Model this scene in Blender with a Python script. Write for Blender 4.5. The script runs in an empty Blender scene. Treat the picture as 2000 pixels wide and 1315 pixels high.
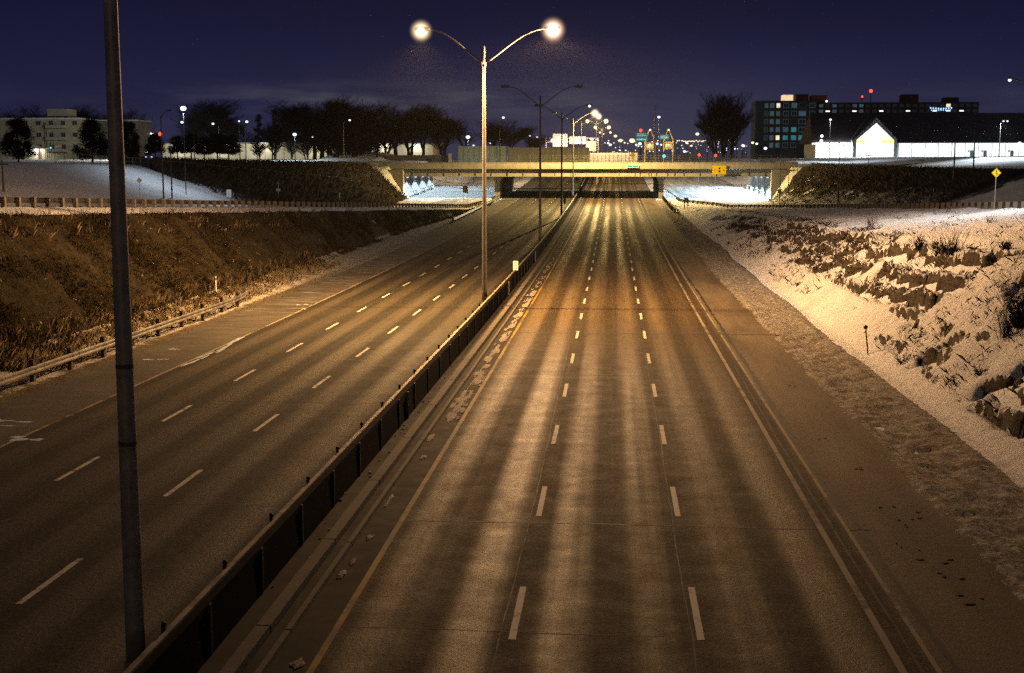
import bpy, math, random
import numpy as np
from mathutils import Vector, Matrix

# ------------------------------------------------------------------ scene, camera, world, exposure
scene = bpy.context.scene
COL = scene.collection
F_PX, W_PX, H_PX = 2510.0, 2000.0, 1315.0
CAM_H = 9.1
PITCH = math.atan(327.5 / F_PX)
YAW = math.atan(198 * math.cos(PITCH) / F_PX)
cam = bpy.data.objects.new("camera", bpy.data.cameras.new("camera"))
COL.objects.link(cam)
cam.location = (0, 0, CAM_H)
cam.rotation_euler = (math.pi / 2 - PITCH, 0, YAW)
cam.data.sensor_width = 36.0
cam.data.lens = 36.0 * F_PX / W_PX
cam.data.clip_end = 6000
scene.camera = cam

world = bpy.data.worlds.new("World")
scene.world = world
world.use_nodes = True
scene.view_settings.view_transform = 'Standard'
scene.view_settings.look = 'None'
scene.view_settings.gamma = 1.0
scene.view_settings.exposure = 0.0
scene.render.engine = 'CYCLES'
scene.cycles.use_denoising = False
scene.cycles.use_adaptive_sampling = False
scene.cycles.sample_clamp_direct = 12.0
scene.cycles.max_bounces = 5
scene.cycles.diffuse_bounces = 2
scene.cycles.glossy_bounces = 2
scene.cycles.volume_bounces = 0
scene.cycles.sample_clamp_indirect = 0.8


class N:
    """tiny wrapper for building node trees"""
    def __init__(s, tree):
        s.t = tree
        tree.nodes.clear()

    def n(s, typ, **kw):
        nd = s.t.nodes.new(typ)
        for k, v in kw.items():
            setattr(nd, k, v)
        return nd

    def set(s, sock, v):
        if isinstance(v, bpy.types.NodeSocket):
            s.t.links.new(v, sock)
        elif v is not None:
            if isinstance(v, (tuple, list)) and len(v) == 3 and sock.type == 'RGBA':
                v = (*v, 1)
            sock.default_value = v

    def math(s, op, a, b=None, c=None, clamp=False):
        nd = s.n('ShaderNodeMath', operation=op, use_clamp=clamp)
        for i, v in enumerate((a, b, c)):
            if v is not None:
                s.set(nd.inputs[i], v)
        return nd.outputs[0]

    def vmath(s, op, a, b):
        nd = s.n('ShaderNodeVectorMath', operation=op)
        s.set(nd.inputs[0], a)
        s.set(nd.inputs[1], b)
        return nd.outputs[0]

    def pos(s):
        return s.n('ShaderNodeNewGeometry').outputs['Position']

    def obj(s):
        return s.n('ShaderNodeTexCoord').outputs['Object']

    def sep(s, v):
        nd = s.n('ShaderNodeSeparateXYZ')
        s.set(nd.inputs[0], v)
        return nd.outputs

    def noise(s, vec, scale=1.0, detail=3.0, rough=0.55, stretch=None, dist=0.0):
        if stretch:
            vec = s.vmath('MULTIPLY', vec, stretch)
        nd = s.n('ShaderNodeTexNoise')
        s.set(nd.inputs['Vector'], vec)
        nd.inputs['Scale'].default_value = scale
        nd.inputs['Detail'].default_value = detail
        nd.inputs['Roughness'].default_value = rough
        nd.inputs['Distortion'].default_value = dist
        return nd.outputs['Fac']

    def rng(s, v, a, b, c=0.0, d=1.0, smooth=False):
        nd = s.n('ShaderNodeMapRange')
        if smooth:
            nd.interpolation_type = 'SMOOTHSTEP'
        s.set(nd.inputs['Value'], v)
        for k, x in zip(('From Min', 'From Max', 'To Min', 'To Max'), (a, b, c, d)):
            s.set(nd.inputs[k], x)
        return nd.outputs['Result']

    def mix(s, f, a, b):
        nd = s.n('ShaderNodeMix', data_type='RGBA')
        s.set(nd.inputs[0], f)
        s.set(nd.inputs[6], a)
        s.set(nd.inputs[7], b)
        return nd.outputs[2]

    def bsdf(s, color, rough=0.8, metal=0.0, spec=0.5, bump=None, bump_d=0.05, emit=None, emit_s=0.0):
        p = s.n('ShaderNodeBsdfPrincipled')
        s.set(p.inputs['Base Color'], color)
        s.set(p.inputs['Roughness'], rough)
        s.set(p.inputs['Metallic'], metal)
        s.set(p.inputs['Specular IOR Level'], spec)
        if bump is not None:
            b = s.n('ShaderNodeBump')
            b.inputs['Distance'].default_value = bump_d
            s.set(b.inputs['Height'], bump)
            s.t.links.new(b.outputs[0], p.inputs['Normal'])
        if emit is not None:
            s.set(p.inputs['Emission Color'], emit)
            p.inputs['Emission Strength'].default_value = emit_s
        o = s.n('ShaderNodeOutputMaterial')
        s.t.links.new(p.outputs[0], o.inputs['Surface'])
        return p


# night sky: navy dome, paler towards the town, with a thin bank of cloud low down
def build_world():
    w = N(world.node_tree)
    d = w.n('ShaderNodeTexCoord').outputs['Generated']
    x, y, z = w.sep(d)
    up = w.rng(z, 0.0, 0.16, 0, 1, True)
    base = w.mix(up, SKY_LOW, SKY_HIGH)
    # town glow around the road axis
    gx = w.math('MULTIPLY', w.math('SUBTRACT', x, 0.03), 4.0)
    gz = w.math('MULTIPLY', z, 16.0)
    r2 = w.math('ADD', w.math('MULTIPLY', gx, gx), w.math('MULTIPLY', gz, gz))
    glow = w.math('MULTIPLY', w.math('EXPONENT', w.math('MULTIPLY', r2, -1.0)), w.rng(y, 0.0, 0.3))
    base = w.mix(w.math('MULTIPLY', glow, 0.85), base, SKY_GLOW)
    n1 = w.noise(d, 5.0, 4.0, 0.6, (2.0, 2.0, 14.0))
    n2 = w.noise(d, 3.0, 2.0, 0.5, (1.0, 1.0, 5.0))
    cz = w.math('SUBTRACT', w.math('ADD', z, w.math('MULTIPLY', n2, 0.02)), 0.060)
    band = w.math('EXPONENT', w.math('MULTIPLY', w.math('MULTIPLY', cz, cz), -6500.0))
    cl = w.math('MULTIPLY', band, w.rng(n1, 0.36, 0.66, 0, 1, True))
    cl = w.math('MULTIPLY', cl, w.rng(x, -0.4, -0.22, 0.1, 1.0, True))
    cl = w.math('MULTIPLY', cl, w.rng(x, -0.08, 0.06, 1.0, 0.15, True))
    base = w.mix(w.math('MULTIPLY', cl, 0.95), base, SKY_CLOUD)
    big = w.noise(d, 4.0, 4.0, 0.6, (1.0, 1.0, 3.0))
    base = w.mix(w.rng(big, 0.35, 0.75, 0.0, 0.35, True), base, SKY_VEIL)
    base = w.mix(w.rng(z, .16, .55, 0, 1, True), base, SKY_ZENITH)
    bg = w.n('ShaderNodeBackground')
    w.set(bg.inputs[0], base)
    bg.inputs[1].default_value = 1.0
    o = w.n('ShaderNodeOutputWorld')
    w.t.links.new(bg.outputs[0], o.inputs['Surface'])


SKY_HIGH = (0.0058, 0.0055, 0.0250)
SKY_LOW = (0.0165, 0.0165, 0.0600)
SKY_GLOW = (0.0480, 0.0480, 0.0880)
SKY_CLOUD = (0.0620, 0.0630, 0.0900)
SKY_VEIL = (0.0120, 0.0110, 0.0220)
SKY_ZENITH = (0.024, 0.0245, 0.033)
build_world()

# ------------------------------------------------------------------ tuning of the lamps (watts)
WARM = (1.0, 0.56, 0.19)
AMBER = (1.0, 0.66, 0.21)
COLD = (0.78, 0.93, 1.0)
P_LAMP_NEAR_R = 66000
P_LAMP_NEAR_L = 58000
P_LAMP_BRIDGE = 125000
P_LAMP_FAR = 60000
P_RAMP_L = 2500
P_RAMP_R = 6500
P_WALL = 17000

# ------------------------------------------------------------------ projection helpers (photo pixel + distance -> place)
CF = Vector((-math.sin(YAW) * math.cos(PITCH), math.cos(YAW) * math.cos(PITCH), -math.sin(PITCH)))
CR = Vector((math.cos(YAW), math.sin(YAW), 0))
CU = CR.cross(CF)


def P(px, py, d):
    r = CF + CR * ((px - 1000) / F_PX) + CU * ((657.5 - py) / F_PX)
    r = r * (d / r.y)
    return Vector((r.x, r.y, CAM_H + r.z))


def PX(px, d, py=330):
    return P(px, py, d).x


# ------------------------------------------------------------------ numpy value noise
def _hash(ix, iy, seed):
    h = (ix.astype(np.int64) * 374761393 + iy.astype(np.int64) * 668265263 + seed * 974634221) & 0x7fffffff
    h = ((h ^ (h >> 13)) * 1274126177) & 0x7fffffff
    return ((h ^ (h >> 16)) & 0xffff) / 65535.0


def vnoise(x, y, seed=0):
    x = np.asarray(x, float); y = np.asarray(y, float)
    ix = np.floor(x); iy = np.floor(y)
    fx = x - ix; fy = y - iy
    fx = fx * fx * (3 - 2 * fx); fy = fy * fy * (3 - 2 * fy)
    a = _hash(ix, iy, seed); b = _hash(ix + 1, iy, seed)
    c = _hash(ix, iy + 1, seed); d = _hash(ix + 1, iy + 1, seed)
    return (a * (1 - fx) + b * fx) * (1 - fy) + (c * (1 - fx) + d * fx) * fy


def fbm(x, y, seed=0, oct=4, gain=0.5):
    s = 0; a = 1; t = 0
    for i in range(oct):
        s = s + a * vnoise(np.asarray(x) * 2 ** i, np.asarray(y) * 2 ** i, seed + i * 7)
        t += a; a *= gain
    return s / t


# ------------------------------------------------------------------ terrain profile
def zroad(y):
    y = np.asarray(y, float)
    q = 6.5e-5 * np.clip(y - 70, 0, 350) ** 2
    far = np.interp(y, [420, 480, 540, 620, 800, 2500], [7.96, 10.2, 11.4, 12.2, 13, 14])
    return np.where(y < 420, q, far)


def zramp(y):
    y = np.asarray(y, float)
    return np.maximum(zroad(y) + 0.02, 9.1 - 0.0297 * np.clip(y, 0, 400))


def g_left(y):
    return np.interp(y, [0, 240, 276, 300, 330, 400, 700, 2500], [9.85, 9.75, 9.6, 10.4, 11.5, 12.0, 12.6, 14])


def g_right(y):
    return np.interp(y, [0, 150, 190, 270, 300, 340, 390, 600, 2500], [8.0, 8.0, 8.3, 9.4, 9.8, 11.0, 12.2, 12.8, 14])


def x_rail_l(y):
    return np.interp(y, [80, 129, 175, 230, 262, 320], [-38, -36, -33, -28.3, -25.4, -25.2])


def x_rail_r(y):
    return np.interp(y, [0, 106, 150, 193, 225, 250, 263, 320], [34, 34, 33, 31, 26, 19.5, 13.6, 12.0])


def profile(y):
    """cross-section of the cutting at distance y: list of (x, z)"""
    zr = float(zroad(y)); zp = float(zramp(y))
    gl = float(g_left(y)); gr = float(g_right(y))
    xl = float(x_rail_l(y)); xr = float(x_rail_r(y))
    if y > 321:                       # beyond the bridge: one wide rising cutting
        t = min(1.0, (y - 321) / 150.0)
        xs = [(-2500, gl), (-60, gl), (-46, zr + 0.7 + (gl - zr) * 0.55 * t), (-41, zr + 0.5), (-25, zr + 0.15), (-23.6, zr - 0.05), (11, zr - 0.05),
              (12, zr + 0.15), (31, zr + 0.5), (36, zr + 0.8), (48, gr), (2500, gr)]
        return xs
    xb = float(np.interp(y, [0, 175, 230, 255, 321], [-28.2, -28.0, -25.3, -24.4, -24.2]))
    xc = min(xl + 3.4, xb - 0.4)
    xu = float(np.interp(y, [0, 130, 250, 274, 276.5, 321], [-62, -62, -54, -52, -45.6, -45.6]))
    rb = float(np.interp(y, [0, 175, 230, 256, 321], [12.0, 12.8, 12.6, 11.2, 11.0]))
    rt = float(np.interp(y, [0, 60, 120, 176, 225, 256, 321], [18.3, 18.3, 18.3, 18.2, 15.8, 13, 12]))
    rail = min(xr - 1.2, 60)
    rt = min(rt, rail - 0.3)
    rb = min(rb, rt - 0.3)
    xur = float(np.interp(y, [0, 150, 250, 274, 276.5, 321], [58, 56, 44, 41, 34.2, 34.2]))
    zrt = zr + float(np.interp(y, [50, 130], [0.66, 0.73])) * (zp - zr)
    ramp_in_l = xl - 1.0
    ramp_out_l = max(float(np.interp(y, [0, 205, 252, 274], [xl - 11.5, xl - 11.5, -43.6, -44.4])), xu + .5)
    ramp_out_r = min(float(np.interp(y, [0, 200, 250, 274], [xr + 11, xr + 11, 31.5, 33.3])), xur - .5)
    return [(-2500, gl), (xu - 30, gl), (xu - 4, gl - 0.02), (xu, gl - 0.15), (ramp_out_l, zp), (ramp_in_l, zp), (xc, zp - 0.62), (xb, zr + 0.22), (-25.2, zr - 0.22),
            (-23.6, zr - 0.08), (8.7, zr - 0.08), (10.6, zr - 0.12), (rb, zr + 0.05), (rt, zrt), (rail, zp - 0.1), (xr + 0.6, zp),
            (ramp_out_r, zp), (xur, gr - 0.1), (xur + 20, gr), (2500, gr)]


def zt(x, y):
    p = profile(y)
    z = float(np.interp(x, [a for a, b in p], [b for a, b in p]))
    if x > 60 and 225 < y < 420:      # the low snow mound in front of the store
        z += 2.0 * float(np.interp(x, [60, 75, 95, 140], [0, 1, 1.1, 1])) * float(np.interp(y, [225, 262, 290, 330, 420], [0, 1, 1.0, .55, 0]))
    if -75 < x < -20 and 322 < y < 372:   # snow hill by the left trees
        z += 2.0 * math.exp(-((x + 66) / 16) ** 2 - ((y - 345) / 14) ** 2)
    return z


# ------------------------------------------------------------------ mesh builder
class MB:
    def __init__(s):
        s.v = []; s.f = []

    def quad(s, *pts):
        b = len(s.v)
        s.v += [tuple(p) for p in pts]
        s.f.append(tuple(range(b, b + len(pts))))

    def box(s, cx, cy, cz, sx, sy, sz, rz=0.0):
        b = len(s.v); c, n = math.cos(rz), math.sin(rz)
        for dz in (-.5, .5):
            for dx, dy in ((-.5, -.5), (.5, -.5), (.5, .5), (-.5, .5)):
                x, y = dx * sx, dy * sy
                s.v.append((cx + x * c - y * n, cy + x * n + y * c, cz + dz * sz))
        for f in ((0, 3, 2, 1), (4, 5, 6, 7), (0, 1, 5, 4), (1, 2, 6, 5), (2, 3, 7, 6), (3, 0, 4, 7)):
            s.f.append(tuple(b + i for i in f))

    def tube(s, pts, radii, n=8, cap=True):
        pts = [Vector(p) for p in pts]
        if not hasattr(radii, '__len__'):
            radii = [radii] * len(pts)
        b = len(s.v)
        for i, p in enumerate(pts):
            a = pts[max(i - 1, 0)]; c = pts[min(i + 1, len(pts) - 1)]
            t = (c - a).normalized() if (c - a).length > 1e-9 else Vector((0, 0, 1))
            r = Vector((1, 0, 0)) if abs(t.x) < 0.9 else Vector((0, 1, 0))
            u = t.cross(r).normalized(); w = t.cross(u)
            for k in range(n):
                an = 2 * math.pi * k / n
                s.v.append(tuple(p + (u * math.cos(an) + w * math.sin(an)) * radii[i]))
        for i in range(len(pts) - 1):
            for k in range(n):
                k2 = (k + 1) % n
                s.f.append((b + i * n + k, b + i * n + k2, b + (i + 1) * n + k2, b + (i + 1) * n + k))
        if cap:
            s.f.append(tuple(b + k for k in reversed(range(n))))
            s.f.append(tuple(b + (len(pts) - 1) * n + k for k in range(n)))

    def sphere(s, c, r, n=10, m=6, sx=1, sy=1, sz=1):
        b = len(s.v)
        for i in range(m + 1):
            th = math.pi * i / m
            for k in range(n):
                ph = 2 * math.pi * k / n
                s.v.append((c[0] + r * sx * math.sin(th) * math.cos(ph), c[1] + r * sy * math.sin(th) * math.sin(ph), c[2] + r * sz * math.cos(th)))
        for i in range(m):
            for k in range(n):
                k2 = (k + 1) % n
                s.f.append((b + i * n + k, b + (i + 1) * n + k, b + (i + 1) * n + k2, b + i * n + k2))

    def extrude(s, poly, vec):
        """solid from a planar polygon (list of 3D points) pushed along vec"""
        b = len(s.v); n = len(poly); vec = Vector(vec)
        s.v += [tuple(p) for p in poly] + [tuple(Vector(p) + vec) for p in poly]
        s.f.append(tuple(b + i for i in range(n)))
        s.f.append(tuple(b + n + i for i in reversed(range(n))))
        for i in range(n):
            j = (i + 1) % n
            s.f.append((b + i, b + n + i, b + n + j, b + j))

    def sweep(s, prof, path, closed=False, cap=False):
        """prof: (lateral, up) pairs; path: 3D points"""
        path = [Vector(p) for p in path]; b = len(s.v); n = len(prof)
        for i, p in enumerate(path):
            t = path[min(i + 1, len(path) - 1)] - path[max(i - 1, 0)]
            r = Vector((t.y, -t.x, 0)).normalized()
            for a, h in prof:
                s.v.append(tuple(p + r * a + Vector((0, 0, h))))
        for i in range(len(path) - 1):
            for k in range(n if closed else n - 1):
                k2 = (k + 1) % n
                s.f.append((b + i * n + k, b + i * n + k2, b + (i + 1) * n + k2, b + (i + 1) * n + k))
        if cap and closed:
            s.f.append(tuple(b + k for k in range(n)))
            s.f.append(tuple(b + (len(path) - 1) * n + k for k in reversed(range(n))))

    def build(s, name, mat, parent=None, loc=(0, 0, 0), smooth=False):
        me = bpy.data.meshes.new(name)
        me.from_pydata(s.v, [], s.f)
        me.validate()
        if smooth:
            me.polygons.foreach_set('use_smooth', [True] * len(me.polygons))
        me.materials.append(mat)
        o = bpy.data.objects.new(name, me)
        COL.objects.link(o)
        o.location = loc
        if parent is not None:
            o.parent = parent
        return o


def grid_mesh(name, V, nu, nv, mat, smooth=True):
    """V: (nu*nv,3) array, v fastest"""
    me = bpy.data.meshes.new(name)
    i = np.arange(nu - 1)[:, None] * nv + np.arange(nv - 1)[None, :]
    q = np.stack([i, i + nv, i + nv + 1, i + 1], -1).reshape(-1, 4)
    me.vertices.add(len(V)); me.vertices.foreach_set('co', np.asarray(V, np.float32).ravel())
    me.loops.add(q.size); me.loops.foreach_set('vertex_index', q.ravel().astype(np.int32))
    me.polygons.add(len(q)); me.polygons.foreach_set('loop_start', np.arange(0, q.size, 4, dtype=np.int32))
    me.polygons.foreach_set('loop_total', np.full(len(q), 4, np.int32))
    me.update(); me.validate()
    if smooth:
        me.polygons.foreach_set('use_smooth', [True] * len(me.polygons))
    me.materials.append(mat)
    o = bpy.data.objects.new(name, me); COL.objects.link(o)
    return o


def tag(o, label=None, cat=None, group=None, kind=None):
    if label: o['label'] = label
    if cat: o['category'] = cat
    if group: o['group'] = group
    if kind: o['kind'] = kind
    return o


def thing(name, loc, label, cat, group=None, rz=0.0):
    o = bpy.data.objects.new(name, None)
    COL.objects.link(o)
    o.empty_display_size = 0.3
    o.location = loc; o.rotation_euler = (0, 0, rz)
    return tag(o, label, cat, group)


def copy_tree(o, parent=None):
    c = o.copy(); COL.objects.link(c)
    if parent is not None:
        c.parent = parent
    for ch in list(o.children):
        copy_tree(ch, c)
    return c


# ------------------------------------------------------------------ materials
MATS = {}


def M(name, fn=None):
    if name in MATS:
        return MATS[name]
    m = bpy.data.materials.new(name)
    m.use_nodes = True
    fn(N(m.node_tree))
    MATS[name] = m
    return m


def plain(name, c, rough=0.7, metal=0.0, var=0.25, scale=2.0, spec=0.4):
    """a colour with weathering noise"""
    def fn(n):
        f = n.noise(n.obj(), scale, 5, 0.65)
        d = tuple(x * (1 - var) for x in c); l = tuple(min(1, x * (1 + var)) for x in c)
        n.bsdf(n.mix(n.rng(f, .3, .7), d, l), n.rng(f, .3, .7, rough - .08, min(1, rough + .08)), metal, spec)
    return M(name, fn)


def glow(name, c, s):
    def fn(n):
        n.bsdf((0.02, 0.02, 0.02), 0.5, emit=c, emit_s=s)
    m = M(name, fn)
    m.cycles.emission_sampling = 'NONE'      # the lamp objects beside them carry the light
    return m


def asphalt(name, lane_x, lane_w, base_dark, base_light, tint):
    """worn asphalt: polished wheel tracks, dark oily lane centres, patches and grit"""
    def fn(n):
        p = n.pos(); x, y, z = n.sep(p)
        wob = n.noise(p, 1.0, 2, .5, (0.02, 0.02, 0.0))
        xs = n.math('ADD', x, n.math('MULTIPLY', n.math('SUBTRACT', wob, .5), .4))
        u = n.math('DIVIDE', n.math('SUBTRACT', xs, lane_x), lane_w)
        c = n.math('COSINE', n.math('MULTIPLY', u, 4 * math.pi))
        tr = n.rng(n.math('MULTIPLY', c, -1.0), -0.85, 0.95, 0, 1, True)
        st = n.noise(p, 1.0, 4, .6, (1.6, 0.018, 0.0))
        st2 = n.noise(p, 1.0, 3, .6, (0.33, 0.01, 0.0))
        tr = n.math('MULTIPLY', tr, n.rng(st2, .34, .6, .25, 1.0))
        tr = n.math('MULTIPLY', n.math('ADD', tr, n.rng(st, .3, .7, -0.25, 0.25)), 1.0, clamp=True)
        big = n.noise(p, .07, 4, .6)
        patch = n.noise(p, .9, 5, .7)
        col = n.mix(tr, base_dark, base_light)
        col = n.mix(n.rng(big, .35, .7, 0, .45), col, tint)
        grit = n.noise(p, 38.0, 2, .8)
        col = n.mix(n.rng(grit, .3, .75, 0.0, .55), col, tuple(a * .45 for a in base_dark))
        grit2 = n.noise(p, 9.0, 3, .75)
        col = n.mix(n.rng(grit2, .52, .75, 0.0, .6), col, tuple(min(1, a * 1.7) for a in base_light))
        st3 = n.noise(p, 1.0, 5, .75, (3.5, .25, 0.0)); sp = n.noise(p, 3.2, 6, .85)
        col = n.mix(n.rng(st3, .5, .72, 0, .55), col, tuple(a * .7 for a in base_dark))
        col = n.mix(n.rng(sp, .56, .70, 0, .5), col, tuple(min(1, a * 1.5) for a in base_light))
        lat = n.noise(p, 1.0, 3, .6, (.02, .35, 0.0))
        col = n.mix(n.rng(lat, .56, .68, 0, .2), col, tuple(a * .8 for a in base_dark))
        rg = n.math('ADD', n.rng(tr, 0, 1, .85, .58), n.rng(patch, .3, .7, -.06, .08))
        n.bsdf(col, rg, 0, .17, n.math('ADD', grit, n.math('MULTIPLY', grit2, 1.5)), .012)
    return M(name, fn)


MAT_ROAD_R = asphalt('asphalt_right', -1.88, 3.68, (.027, .0185, .009), (.170, .114, .055), (.076, .051, .026))
MAT_ROAD_L = asphalt('asphalt_left', -12.42, 3.78, (.021, .0185, .014), (.110, .089, .058), (.050, .042, .029))


def f_shoulder(n):
    p = n.pos(); x, y, z = n.sep(p)
    a = n.noise(p, .5, 5, .65, (1.0, .16, 1.0)); b = n.noise(p, 5.0, 4, .7); c = n.noise(p, 30.0, 2, .7)
    col = n.mix(n.rng(a, .35, .68), (.085, .060, .033), (.20, .150, .088))
    col = n.mix(n.rng(b, .62, .78), col, (.022, .018, .014))
    col = n.mix(n.rng(c, .35, .8, 0, .5), col, (.05, .042, .035))
    n.bsdf(col, .85, 0, .3, n.math('ADD', c, b), .02)


MAT_SHOULDER = M('shoulder_asphalt', f_shoulder)


def f_shoulder_l(n):
    p = n.pos()
    a = n.noise(p, .5, 5, .65, (.5, .3, 1.0)); b = n.noise(p, 1.0, 4, .6, (.35, 2.0, 1.0), .6); c = n.noise(p, 30.0, 2, .7)
    col = n.mix(n.rng(a, .35, .68), (.036, .027, .016), (.085, .068, .046))
    y = n.sep(p)[1]
    icy = n.math('MULTIPLY', n.rng(b, .48, .72), n.rng(y, 62, 110, .12, .8))
    col = n.mix(icy, col, (.34, .36, .38))
    col = n.mix(n.rng(c, .35, .8, 0, .45), col, (.04, .035, .03))
    n.bsdf(col, n.rng(icy, 0, 1, .8, .5), 0, .4, n.math('ADD', c, b), .02)


MAT_SHOULDER_L = M('shoulder_asphalt_icy', f_shoulder_l)


def f_ground(n):
    p = n.pos(); x, y, z = n.sep(p)
    a = n.noise(p, .22, 5, .62); b = n.noise(p, 2.6, 5, .72); c = n.noise(p, 12.0, 3, .7)
    snow = n.mix(n.rng(a, .3, .7), (.62, .64, .68), (.80, .81, .83))
    tuft = n.math('MULTIPLY', n.rng(b, .58, .72), n.rng(a, .42, .6))
    col = n.mix(tuft, snow, (.10, .085, .055))
    n.bsdf(col, .85, 0, .25, n.math('ADD', b, n.math('MULTIPLY', a, 2.0)), .15)


MAT_GROUND = M('snow_ground', f_ground)


def f_slush(n):   # snowy ramp with dark tyre marks along it
    p = n.pos(); x, y, z = n.sep(p)
    a = n.noise(p, .3, 4, .6); b = n.noise(p, 1.0, 4, .6, (.9, .05, 1.0)); c = n.noise(p, 14.0, 3, .7)
    col = n.mix(n.rng(b, .35, .7), (.24, .25, .26), (.62, .64, .66))
    col = n.mix(n.rng(c, .5, .8, 0, .4), col, (.2, .19, .18))
    n.bsdf(col, .7, 0, .4, c, .03)


MAT_SLUSH = M('slushy_ramp', f_slush)


def f_gravel(n):
    p = n.pos()
    a = n.noise(p, 1.1, 5, .7); b = n.noise(p, 8.0, 5, .8); c = n.noise(p, 3.0, 4, .7)
    col = n.mix(n.rng(b, .38, .66), (.055, .044, .03), (.46, .40, .31))
    col = n.mix(n.rng(a, .38, .62, 0, .75), col, (.15, .115, .07))
    col = n.mix(n.math('MULTIPLY', n.rng(c, .46, .6), n.rng(b, .4, .6)), col, (.5, .48, .45))
    n.bsdf(col, .9, 0, .2, n.math('ADD', b, n.math('MULTIPLY', n.noise(p, 22., 3, .8), .6)), .05)


MAT_GRAVEL = M('snow_dusted_gravel', f_gravel)


def f_rockbank(n):
    g = n.n('ShaderNodeNewGeometry'); p = g.outputs['Position']
    nx, ny, nz = n.sep(g.outputs['True Normal'])
    a = n.noise(p, 1.4, 5, .7); b = n.noise(p, 6.0, 5, .75); s = n.noise(p, 1.0, 4, .7, (.6, .6, 6.0))
    k = n.math('ADD', nz, n.rng(a, .3, .7, -.10, .10))
    k = n.math('ADD', k, n.rng(b, .3, .7, -.07, .07))
    bare = n.rng(k, .49, .59, 1, 0, True)
    rock = n.mix(n.rng(s, .35, .65), (.030, .024, .017), (.13, .105, .075))
    rock = n.mix(n.rng(b, .45, .75, 0, .6), rock, (.03, .025, .018))
    snow = n.mix(n.rng(a, .3, .7), (.72, .71, .70), (.86, .85, .84))
    w = n.math('MULTIPLY', n.rng(b, .62, .74), n.rng(a, .47, .6))
    snow = n.mix(n.math('MULTIPLY', w, .8), snow, (.13, .10, .06))
    n.bsdf(n.mix(bare, snow, rock), .9, 0, .2, n.math('ADD', n.math('MULTIPLY', n.math('ADD', b, n.noise(p, 18.0, 3, .8)), .7), a), .12)


MAT_ROCKBANK = M('snowy_rock_bank', f_rockbank)


def f_grassbank(n):
    p = n.pos()
    a = n.noise(p, .35, 5, .65); b = n.noise(p, 2.2, 5, .75); c = n.noise(p, 9.0, 4, .8)
    col = n.mix(n.rng(b, .32, .68), (.016, .012, .007), (.075, .057, .031))
    col = n.mix(n.rng(a, .42, .58, 0, .75), col, (.020, .015, .009))
    col = n.mix(n.rng(c, .5, .75, 0, .6), col, (.14, .11, .055))
    z = n.sep(p)[2]
    sp = n.noise(p, 1.3, 4, .7)
    col = n.mix(n.rng(sp, .665, .70, 0, .85), col, (.55, .5, .45))
    n.bsdf(col, .95, 0, .1, n.math('ADD', n.math('MULTIPLY', c, .5), b), .35)


MAT_GRASSBANK = M('dead_grass_bank', f_grassbank)


def f_brushbank(n):
    p = n.pos()
    a = n.noise(p, .16, 4, .65); b = n.noise(p, 1.6, 5, .75); c = n.noise(p, 7.0, 4, .8)
    col = n.mix(n.rng(b, .35, .68), (.032, .028, .023), (.11, .098, .08))
    snowy = n.math('MULTIPLY', n.rng(b, .50, .62), n.rng(a, .40, .54))
    col = n.mix(snowy, col, (.42, .42, .43))
    n.bsdf(col, .95, 0, .1, n.math('ADD', b, c), .3)


MAT_BRUSHBANK = M('dark_brush_bank', f_brushbank)


def f_brushsnow(n):
    p = n.pos(); x, y, z = n.sep(p)
    a = n.noise(p, .3, 4, .65); b = n.noise(p, 1.8, 5, .75); c = n.noise(p, 7.0, 4, .8)
    col = n.mix(n.rng(b, .35, .68), (.03, .026, .02), (.10, .088, .07))
    hgt = n.math('ADD', n.math('SUBTRACT', z, n.math('SUBTRACT', 9.1, n.math('MULTIPLY', y, .0297))), n.rng(a, .3, .7, -1.6, 1.6))
    k = n.math('MULTIPLY', n.rng(hgt, 1.2, 3.6, 1, .0, True), n.rng(b, .40, .56))
    col = n.mix(k, col, (.50, .50, .50))
    n.bsdf(col, .95, 0, .1, n.math('ADD', b, c), .3)


MAT_BRUSHSNOW = M('snow_dusted_brush_bank', f_brushsnow)


def f_blade(c1, c2):
    def fn(n):
        p = n.pos()
        a = n.noise(p, .6, 3, .7); b = n.noise(p, 4.0, 3, .7)
        n.bsdf(n.mix(n.rng(n.math('ADD', n.math('MULTIPLY', a, .6), n.math('MULTIPLY', b, .4)), .38, .62), c1, c2), .9, 0, .1)
    return fn


MAT_BLADE = M('dry_grass_blades', f_blade((.015, .011, .006), (.090, .066, .036)))
MAT_BLADE_PALE = M('pale_dead_stalks', f_blade((.10, .075, .04), (.28, .21, .12)))
MAT_TWIG = M('brush_twigs', f_blade((.018, .015, .012), (.08, .066, .048)))


def f_concrete(c, name):
    def fn(n):
        p = n.pos()
        a = n.noise(p, .8, 5, .65); s = n.noise(p, 1.0, 4, .7, (1.4, 1.4, .12)); b = n.noise(p, 14., 3, .7)
        col = n.mix(n.rng(a, .3, .7), tuple(x * .72 for x in c), tuple(min(1, x * 1.12) for x in c))
        col = n.mix(n.rng(s, .5, .75, 0, .5), col, tuple(x * .45 for x in c))
        n.bsdf(col, .88, 0, .3, b, .01)
    return M(name, fn)


MAT_CONC = f_concrete((.36, .34, .30), 'weathered_concrete')
MAT_CONC_DK = f_concrete((.16, .15, .135), 'dirty_concrete')
MAT_KERB = f_concrete((.12, .10, .075), 'kerb_concrete')


def f_galv(n):
    p = n.obj()
    a = n.noise(p, 2.0, 5, .7); s = n.noise(p, 1.0, 4, .7, (6., 6., .5)); b = n.noise(p, 30., 2, .6)
    col = n.mix(n.rng(a, .3, .7), (.22, .215, .20), (.36, .35, .325))
    col = n.mix(n.rng(s, .52, .7, 0, .55), col, (.13, .115, .09))
    n.bsdf(col, n.rng(b, .3, .7, .42, .6), .55, .5)


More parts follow.
